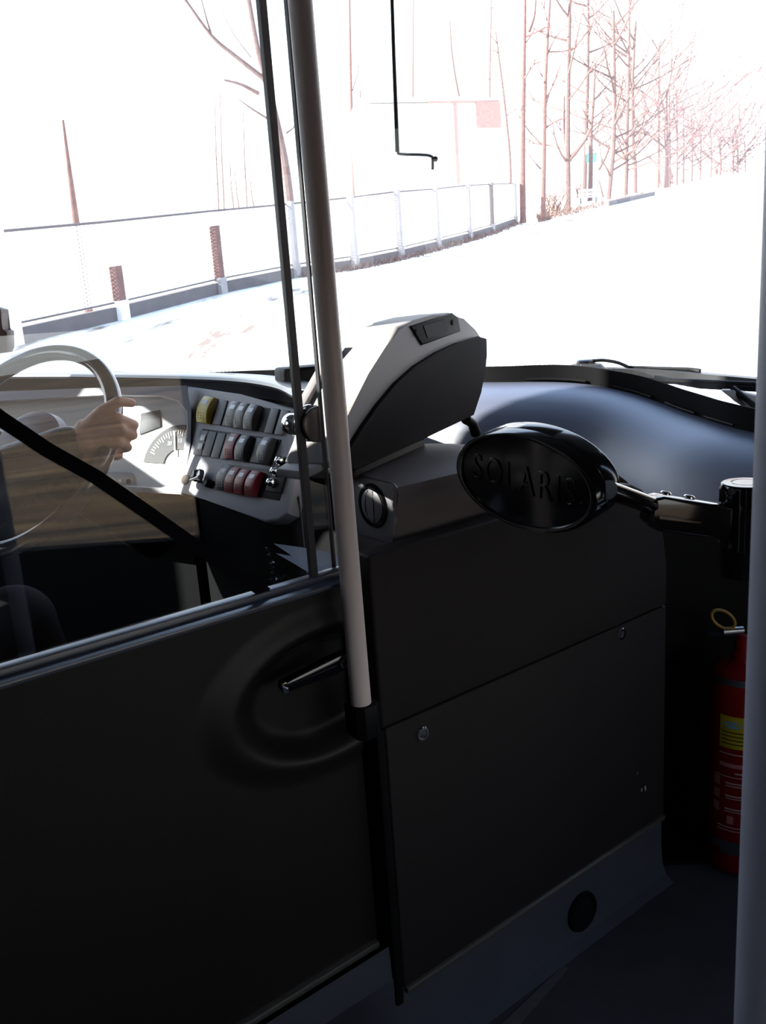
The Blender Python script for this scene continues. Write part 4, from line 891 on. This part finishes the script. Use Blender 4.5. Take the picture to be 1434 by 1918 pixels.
def angular(poly, angs):
    P_ = [np.array(p, float) - ctr for p in poly]; out = []
    for a in angs:
        d = np.array([math.cos(a), math.sin(a)]); best = None
        for p, q in zip(P_, P_[1:] + P_[:1]):
            M_ = np.array([[d[0], -(q - p)[0]], [d[1], -(q - p)[1]]])
            if abs(np.linalg.det(M_)) < 1e-9: continue
            s, u = np.linalg.solve(M_, p)
            if s > 0 and -1e-6 <= u <= 1 + 1e-6: best = s if best is None else max(best, s)
        out.append(ctr + d * (best or 1))
    return out
angs = sorted(set([math.atan2(p[1] - ctr[1], p[0] - ctr[0]) for p in outer + inner] + list(np.linspace(-math.pi, math.pi, 60)[:-1])))
OA, IA = angular(outer, angs), angular(inner, angs)
DP = .062
MA = [a_ * .16 + b_ * .84 for a_, b_ in zip(OA, IA)]
def inset(IA_, k_): return [ctr + (p - ctr) * k_ for p in IA_]
bm = NB(); rows = [[onB(*p, -.03) for p in OA], [onB(*p, 0) for p in OA], [onB(*p, .0) for p in MA], [onB(*p, -.010) for p in IA], [onB(*p, -.05) - 0 * nB for p in IA]]
bm_loft(bm, rows, True); obj('binnacle_frame', bm, m_dash, t)
floor_pts = [onB(*p, -.05) for p in IA]
bm = NB(); bm.faces.new([bm.verts.new(tuple(p)) for p in floor_pts]); cf = obj('instrument_cluster', bm, m_cluster, t, smooth=False)
def onC(x, y, o_=0.): return onB(x, y, -.05 + o_)
gc = (352, 872)
# gauge: dark dial, white ticks, pointer
hB = nrm(np.cross(ZUP, nB)); hB = hB if hB[0] > 0 else -hB; vB = nrm(np.cross(nB, hB)); vB = vB if vB[2] > 0 else -vB
gC = onC(330, 870, .001); GR = .088
def gpt(r, a, o_=0.): return gC + hB * r * math.cos(a) + vB * r * math.sin(a) + nB * o_
def clipr(p):  # keep the dial inside the opening
    x, y = proj(p); return x < 352
bm = NB(); th_ = np.linspace(math.radians(68), math.radians(178), 30)
bm_loft(bm, [[gpt(GR * 1.12, a) for a in th_], [gpt(GR * 1.12, a, .002) for a in th_], [gpt(GR * .42, a, .002) for a in th_], [gpt(GR * .42, a) for a in th_]]); gd = obj('gauge_dial', bm, m_gauge, cf)
bm = NB()
for i, a in enumerate(np.linspace(math.radians(70), math.radians(160), 19)):
    r0 = GR * (.86 if i % 3 else .8); u_ = gpt(r0, a, .0024); d = nrm(gpt(GR, a) - gpt(0, a)); p_ = np.cross(nB, d)
    bm_box(bm, u_ - p_ * .0011, p_ * .0022, d * (GR * .98 - r0), nB * .0006)
obj('gauge_ticks', bm, m_tick, gd)
a = math.radians(102); d = nrm(gpt(GR, a) - gpt(0, a)); p_ = np.cross(nB, d); bm = NB(); bm_box(bm, gpt(.02, a, .004) - p_ * .0016, p_ * .0032, d * GR * .72, nB * .001); obj('gauge_needle', bm, m_tick, gd)
bm = NB(); bm_prism(bm, [onC(*p, .001) for p in ((265, 775), (300, 768), (302, 800), (262, 815))], nB * .003, .001, 2); obj('warning_panel', bm, m_gauge, cf)
bm = NB(); bm_prism(bm, [onC(*p, .001) for p in ((190, 893), (195, 885), (245, 885), (252, 895), (252, 908), (188, 906))], nB * .006, .002, 2); kbp = obj('button_strip', bm, mat('strip_grey', (.3, .31, .34), .4), cf)
for x, mm in ((196, m_machg), (210, m_lens), (226, m_lens), (241, m_mach)):
    lathe('indicator_button', onC(x, 902, .007), nB, [(.0058, 0), (.0058, .003), (.004, .0045)], mm, kbp, 18)
def flat_text(txt, c0, ax, ay, an, h):
    cu = bpy.data.curves.new('txt', 'FONT'); cu.body = txt; cu.size = 1; cu.extrude = .04; cu.align_x = 'CENTER'; cu.align_y = 'CENTER'
    to = bpy.data.objects.new('txt', cu); C.objects.link(to); dg = bpy.context.evaluated_depsgraph_get(); dg.update()
    me = bpy.data.meshes.new_from_object(to.evaluated_get(dg)); bpy.data.objects.remove(to); bm = NB(); bm.from_mesh(me)
    for v in bm.verts: v.co = Vector(tuple(c0 + ax * v.co.x * h + ay * v.co.y * h + an * v.co.z * .01))
    return bm
for txt, a in (('20', 118), ('15', 88)):
    obj('gauge_number', flat_text(txt, gpt(GR * .66, math.radians(a), .0026), hB, vB, nB, .013), m_tick, gd)
# rounded top lip of the dash, running back to the windscreen
lip_px = [(-200, 706), (-80, 702), (0, 700), (120, 699), (240, 700), (360, 702), (450, 706), (520, 716), (560, 732)]
ZL = 1.245
lip = smooth_catmull([pz(*p, ZL) for p in lip_px], 5)
nrml = wnormals(lip); nrml = [-q if q[1] > 0 else q for q in nrml]
bm = NB(); pr = [(-1.0, -.02), (-.05, .0), (0, 0), (.008, -.003), (.011, -.009), (.008, -.015), (-.002, -.018), (-.03, -.02), (-.06, -.022), (-.07, -.06)]
rows = []
for p, n_ in zip(lip, nrml):
    r_ = []
    for a_, b_ in pr:
        q = p + n_ * a_ + ZUP * b_
        if a_ < -.5:
            # back edge meets the screen foot
            best = min(zip(WC, WN), key=lambda c: abs(c[0][0] - (p[0] - .25)))
            q = np.array([best[0][0] + best[1][0] * .04, best[0][1] + best[1][1] * .04, ZL - .12])
        r_.append(q)
    rows.append(r_)
bm_loft(bm, rows); obj('dash_top', bm, mat('dash_top_grey', (.035, .037, .048), .35, spec=.9, coat=.5), t)
# black column body under the switches
bm = NB(); bm_prism(bm, [onA(372, 934, -.012), onA(440, 957, -.012), onA(496, 976, -.012), onA(560, 930, -.012), onA(560, 900, -.1), onA(385, 900, -.1)], ZUP * -.55); obj('column_body', bm, m_black, t)
# dark under-dash body behind the binnacle so that the footwell closes
bm = NB(); q = [onB(-220, 922, -.04), onB(350, 922, -.04), onB(350, 922, -.04) - ZUP * .62 , onB(-220, 922, -.04) - ZUP * .62]; bm_prism(bm, q, -nBh * .2); obj('under_dash', bm, m_black, t)
# small dark box on the dash top behind the pole
bm = NB(); c_ = pz(580, 705, 1.25); bm_box(bm, c_ - np.array([.05, .02, .03]), (.09, .03, 0), (-.03, .07, 0), (0, 0, .05)); bmesh.ops.recalc_face_normals(bm, faces=bm.faces[:]); bevel_all(bm, .008, 3)
tag(obj('dash_box', bm, m_black), 'small black box on the dash behind the grey pole', 'box')

# ================================================================== STEERING WHEEL
WCn = np.array([-.7205, 1.7445, 1.1547]); wel = .657; waz = .437; WR = .225
wn = np.array([-math.sin(waz) * math.cos(wel), -math.cos(waz) * math.cos(wel), math.sin(wel)]); wa = nrm(np.cross(wn, ZUP)); wb = np.cross(wn, wa); 
t = thing('steering_wheel', 'shiny dark steering wheel gripped by the driver', 'steering wheel', WCn)
bm = NB(); rows = []
for q in np.linspace(0, 2 * math.pi, 97)[:-1]:
    rd = wa * math.cos(q) + wb * math.sin(q); c_ = WCn + rd * WR
    rows.append([c_ + rd * .0165 * math.cos(s) + wn * .0165 * math.sin(s) * 1.1 for s in np.linspace(0, 2 * math.pi, 21)[:-1]])
bm_loft(bm, rows + [rows[0]], True); bmesh.ops.remove_doubles(bm, verts=bm.verts[:], dist=1e-6); obj('rim', bm, m_wheel, t)
lathe('hub', WCn - wn * .05, wn, [(.085, 0), (.095, .02), (.09, .04), (.07, .052), (.03, .058)], m_dash, t)
for q in (math.radians(20), math.radians(160), math.radians(200), math.radians(340)):
    rd = wa * math.cos(q) + wb * math.sin(q); tube('spoke', [WCn - wn * .02 + rd * .07, WCn - wn * .012 + rd * .15, WCn + rd * WR], [.016, .012, .010], m_wash, t)
tube('steering_column', [WCn - wn * .05, WCn - wn * .22, WCn - wn * .5], [.05, .055, .06], m_black, t, 20)

# ================================================================== DRIVER
def rimpt(x, y):  # nearest rim point to a picture point
    best = min(((WCn + (wa * math.cos(q) + wb * math.sin(q)) * WR) for q in np.linspace(0, 6.283, 720)), key=lambda p: (proj(p)[0] - x) ** 2 + (proj(p)[1] - y) ** 2); return best
RG = rimpt(222, 795); Yh = RG[1]
def hp3(x, y, dY): return pY(x, y, Yh + dY)
tors = WCn - UB * .60 - ZUP * .0
hip = np.array([tors[0] - UB[0] * .06, tors[1] - UB[1] * .06, .80]); chest = hip + ZUP * .42 + UB * .0; neck = hip + ZUP * .60 + UB * .01; head = hip + ZUP * .76 + UB * .05
t = thing('person', 'driver in a dark jacket with right hand on the steering wheel', 'person', (hip[0], hip[1], .62))
shR = neck + RB * .19 - ZUP * .07; shL = neck - RB * .19 - ZUP * .07
wr = hp3(132, 834, -.025); el = pY(-95, 960, Yh - .16)
lg = WCn + (wa * -1) * WR * .97 if (wa @ RB) > 0 else WCn + wa * WR * .97
elL = (shL + lg) / 2 - ZUP * .13 - RB * .06; wrL = lg + (elL - lg) * .3
caps = []
cap = lambda p, q, r0, r1: caps.append((p, q, r0, r1))
cap(hip - RB * .09, hip + RB * .09, .13, .13); cap(hip, chest, .15, .16); cap(chest - RB * .08, chest + RB * .08, .135, .135); cap(shL, shR, .07, .07); cap(chest, neck, .11, .06); cap(neck, head, .058, .06)
cap(head, head + ZUP * .05 + UB * .0, .082, .088); cap(head + UB * .03 - ZUP * .03, head + UB * .055 - ZUP * .05, .06, .045)            # skull, jaw
fr = head + UB * .075
cap(fr + ZUP * .02 + UB * .012, fr - ZUP * .008 + UB * .028, .008, .013); cap(fr - ZUP * .045 - RB * .018 + UB * .004, fr - ZUP * .045 + RB * .018 + UB * .004, .009, .009)   # nose, mouth
for s in (-1, 1): cap(head + RB * s * .086 + ZUP * .02, head + RB * s * .088 - ZUP * .02, .014, .010)
cap(shR, el, .055, .043); cap(el, wr, .043, .027); cap(shL, elL, .055, .043); cap(elL, wrL, .043, .028); cap(wrL, lg, .03, .036)
# right hand: palm block from wrist to knuckles, four fingers closing round the rim, thumb laid over it
K = [hp3(222, 785, -.036), hp3(227, 806, -.040), hp3(222, 828, -.038), hp3(208, 849, -.032)]     # knuckles, index to little
for i, k_ in enumerate(K):
    st = wr * .72 + K[i] * .28 + (hp3(150, 806 + i * 17, -.02) - hp3(150, 831, -.02)) * .8
    cap(st, k_, .016, .0125 - i * .0005)
cap(wr, hp3(165, 826, -.03), .027, .026)
cap(hp3(165, 826, -.026), hp3(202, 820, -.028), .026, .021)
tips = [(250, 796), (249, 815), (239, 838), (222, 853)]
for i, k_ in enumerate(K):
    m1 = hp3(*tips[i], -.012); m2 = hp3(tips[i][0] - 4, tips[i][1] + 2, .022); m3 = hp3(tips[i][0] - 24, tips[i][1] + 2, .034)
    r_ = .0105 - i * .0006
    cap(k_, m1, r_ * 1.08, r_); cap(m1, m2, r_, r_ * .95); cap(m2, m3, r_ * .95, r_ * .85)
th0 = hp3(160, 806, -.03); th1 = hp3(190, 772, -.040); th2 = hp3(222, 752, -.038); th3 = hp3(247, 755, -.022)
cap(th0, th1, .018, .0125); cap(th1, th2, .0125, .0105); cap(th2, th3, .0105, .0085)
# left hand on the far side of the rim
for i in range(4):
    a0 = lg + wb * (.03 - .02 * i); cap(lg, a0 - wn * .0 + wa * -.02, .02, .011); cap(a0 + wa * -.02, a0 - wn * .03 + wa * -.015, .0105, .0095); cap(a0 - wn * .03 + wa * -.015, a0 - wn * .034 + wa * .012, .0095, .008)
cap(lg, lg + wn * .02 + wb * .03, .014, .011); cap(lg + wn * .02 + wb * .03, lg + wn * .02 + wb * .055 + wa * .02, .011, .009)
# legs
knR = hip + UB * .47 + RB * .13 + ZUP * .06; knL = hip + UB * .47 - RB * .13 + ZUP * .06; anR = knR + UB * .12 - ZUP * .44; anL = knL + UB * .10 - ZUP * .44
for kn, an, s in ((knR, anR, 1), (knL, anL, -1)):
    cap(hip + RB * .09 * s, kn, .085, .06); cap(kn, an, .058, .04); cap(an - ZUP * .02, an + UB * .16 - ZUP * .04, .04, .035)
from_capsules('body', caps, .0032, m_skin, t, 4)
# jacket, trousers, hair follow the body
jc = [(hip, chest, .165, .176), (chest - RB * .08, chest + RB * .08, .152, .152), (shL, shR, .088, .088), (chest, neck - ZUP * .02, .13, .085),
      (shR, el, .078, .078), (el, el * .45 + wr * .55, .078, .060), (el * .45 + wr * .55, wr * .93 + el * .07, .060, .044), (wr * .97 + el * .03, wr * .93 + el * .07, .041, .044), (shL, elL, .073, .06), (elL, wrL, .06, .042)]
dv = nrm(wr - el); pv_ = nrm(np.cross(dv, NW))
for k in range(9):      # cloth folds round the forearm
    f = .25 + .07 * k; c_ = el * (1 - f) + wr * f; jc.append((c_ + pv_ * (.068 - .028 * f), c_ + pv_ * (.062 - .028 * f) + NW * .03 + dv * .012, .0085, .006))
from_capsules('jacket', jc, .0045, m_jacket, t, 3)
tc_ = [(hip - RB * .09, hip + RB * .09, .145, .145)]
for kn, an, s in ((knR, anR, 1), (knL, anL, -1)): tc_ += [(hip + RB * .09 * s, kn, .10, .075), (kn, an * .9 + kn * .1, .073, .058)]
from_capsules('trousers', tc_, .006, m_trouser, t, 3)
from_capsules('hair', [(head + ZUP * .06 - UB * .015, head + ZUP * .06 - UB * .02, .093, .093), (head - UB * .04, head - UB * .04 + ZUP * .03, .075, .085)], .006, m_hair, t, 3)
for s in (-1, 1):
    bm = NB(); bm_ball(bm, head + UB * .078 + RB * .03 * s + ZUP * .022, .011, 14); ey = obj('eye', bm, m_lens, t); bm = NB(); bm_ball(bm, head + UB * .0865 + RB * .03 * s + ZUP * .022, .0048, 12); obj('pupil', bm, m_black, ey)
for an in (anR, anL): from_capsules('shoe', [(an - ZUP * .035, an + UB * .17 - ZUP * .045, .05, .043)], .006, m_black, t, 2)
# driver's seat
t = thing('bus_driver_chair', 'dark high-backed driver chair behind the cab door', 'chair', (hip[0], hip[1], .24))
bm = NB(); s0 = hip - UB * .20 - ZUP * .26 - RB * .24; bm_box(bm, s0, UB * .50, RB * .48, ZUP * .11); bmesh.ops.recalc_face_normals(bm, faces=bm.faces[:]); bevel_all(bm, .03, 3); obj('seat_cushion', bm, m_seat, t)
bm = NB(); bm_box(bm, s0 - UB * .10 + ZUP * .08, UB * .11, RB * .48, ZUP * .72 - UB * .06); bmesh.ops.recalc_face_normals(bm, faces=bm.faces[:]); bevel_all(bm, .03, 3); obj('backrest', bm, m_seat, t)
bm = NB(); bm_box(bm, s0 + UB * .05 + RB * .08 - ZUP * (s0[2] - .24), UB * .36, RB * .32, ZUP * (s0[2] - .24)); obj('pedestal', bm, m_black, t)
# made-up black band on the glass, for a dark gap in its reflection
sb = [pY(-40, 735, 1.9), pY(10, 786, 1.55)]
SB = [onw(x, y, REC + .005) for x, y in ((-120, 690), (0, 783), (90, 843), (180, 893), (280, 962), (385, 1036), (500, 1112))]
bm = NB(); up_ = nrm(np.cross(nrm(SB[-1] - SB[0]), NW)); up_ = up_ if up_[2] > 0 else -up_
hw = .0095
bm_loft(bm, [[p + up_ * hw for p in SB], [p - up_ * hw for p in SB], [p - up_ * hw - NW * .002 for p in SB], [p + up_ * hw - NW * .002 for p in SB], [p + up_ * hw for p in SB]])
tag(obj('reflection_gap_band', bm, m_gap), 'black band added across the cab glass for a dark gap in its reflection', 'reflection gap')

# ================================================================== SMALL THINGS IN THE CAB
# leaflets in the tray behind the door, seen through the glass
Pz = wp(-.96, -.13, 0); zl = 0
lp = [pp(x, y, wp(-.9, -.13, 0), nrm(NW * .35 + ZUP * .94 * 0 + ZUP * .6)) for x, y in ((512, 1020), (636, 1040), (640, 1070), (586, 1066))]
def leaflet(label, px, off, bend):
    n_ = nrm(NW * .8 + ZUP * .6); base_ = wp(-.90, -.10 - off, .985 - off * .2)
    P_ = [pp(x, y, base_, n_) for x, y in px]; bm = NB(); rows = []
    for f in np.linspace(0, 1, 8):
        a_, b_ = P_[0] * (1 - f) + P_[1] * f, P_[3] * (1 - f) + P_[2] * f; rows.append([a_ + n_ * bend * math.sin(f * 3.14), (a_ + b_) / 2 + n_ * bend * (math.sin(f * 3.14) + .4), b_ + n_ * bend * math.sin(f * 3.14)])
    V1 = bm_loft(bm, rows); bmesh.ops.solidify(bm, geom=bm.faces[:], thickness=.0012)
    return tag(obj('leaflet', bm, m_paper), label, 'leaflet')
leaflet('folded white leaflet lying on top in the door tray', ((512, 1018), (648, 1042), (650, 1074), (560, 1052)), 0.0, .004)
leaflet('lower white leaflet half under the folded leaflet', ((516, 1036), (640, 1062), (640, 1082), (584, 1076)), 0.02, .002)
bm = NB(); bm_box(bm, wp(-1.00, -.19, .86), DW * .2, NW * .14, ZUP * .012); bm_box(bm, wp(-1.00, -.19, .86), DW * .2, NW * .006, ZUP * .03)
tag(obj('door_tray', bm, m_black), 'black tray behind the cab door glass holding leaflets', 'tray')
# crumpled clear wrapper: a line of bright folds beside the leaflets
bm = NB(); wpts = [(500, 1026), (506, 1046), (511, 1062), (506, 1088), (522, 1083), (545, 1076)]
for k in range(46):
    i = rng.randint(0, len(wpts) - 2); f = rng.random(); x = wpts[i][0] * (1 - f) + wpts[i + 1][0] * f + rng.uniform(-3, 3); y = wpts[i][1] * (1 - f) + wpts[i + 1][1] * f + rng.uniform(-3, 3)
    c_ = onw(x, y, -.11 - rng.random() * .02); d1 = nrm([rng.uniform(-1, 1), rng.uniform(-1, 1), rng.uniform(-1, 1)]); d2 = nrm(np.cross(d1, [rng.uniform(-1, 1), rng.uniform(-1, 1), .3])); s = rng.uniform(.002, .006)
    bm_prism(bm, [c_, c_ + d1 * s, c_ + d1 * s * .6 + d2 * s * .8], np.cross(d1, d2) * .0006)
tag(obj('crumpled_wrapper', bm, mat('wrapper', (.10, .11, .13), .15, spec=.9)), 'crumpled dark shiny wrapper left of the leaflets', 'wrapper')
# brown latch on the left window frame
Pq = [pY(x, y, 2.3) for x, y in ((-14, 575), (2, 580), (3, 618), (13, 621), (14, 652), (10, 661), (-14, 664))]
bm = NB(); bm_prism(bm, Pq, (0, .05, 0), .003, 2); tag(obj('mirror_bracket', bm, mat('bracket_brown', (.17, .10, .085), .5)), 'brown bracket at the left frame edge above the wheel', 'bracket')
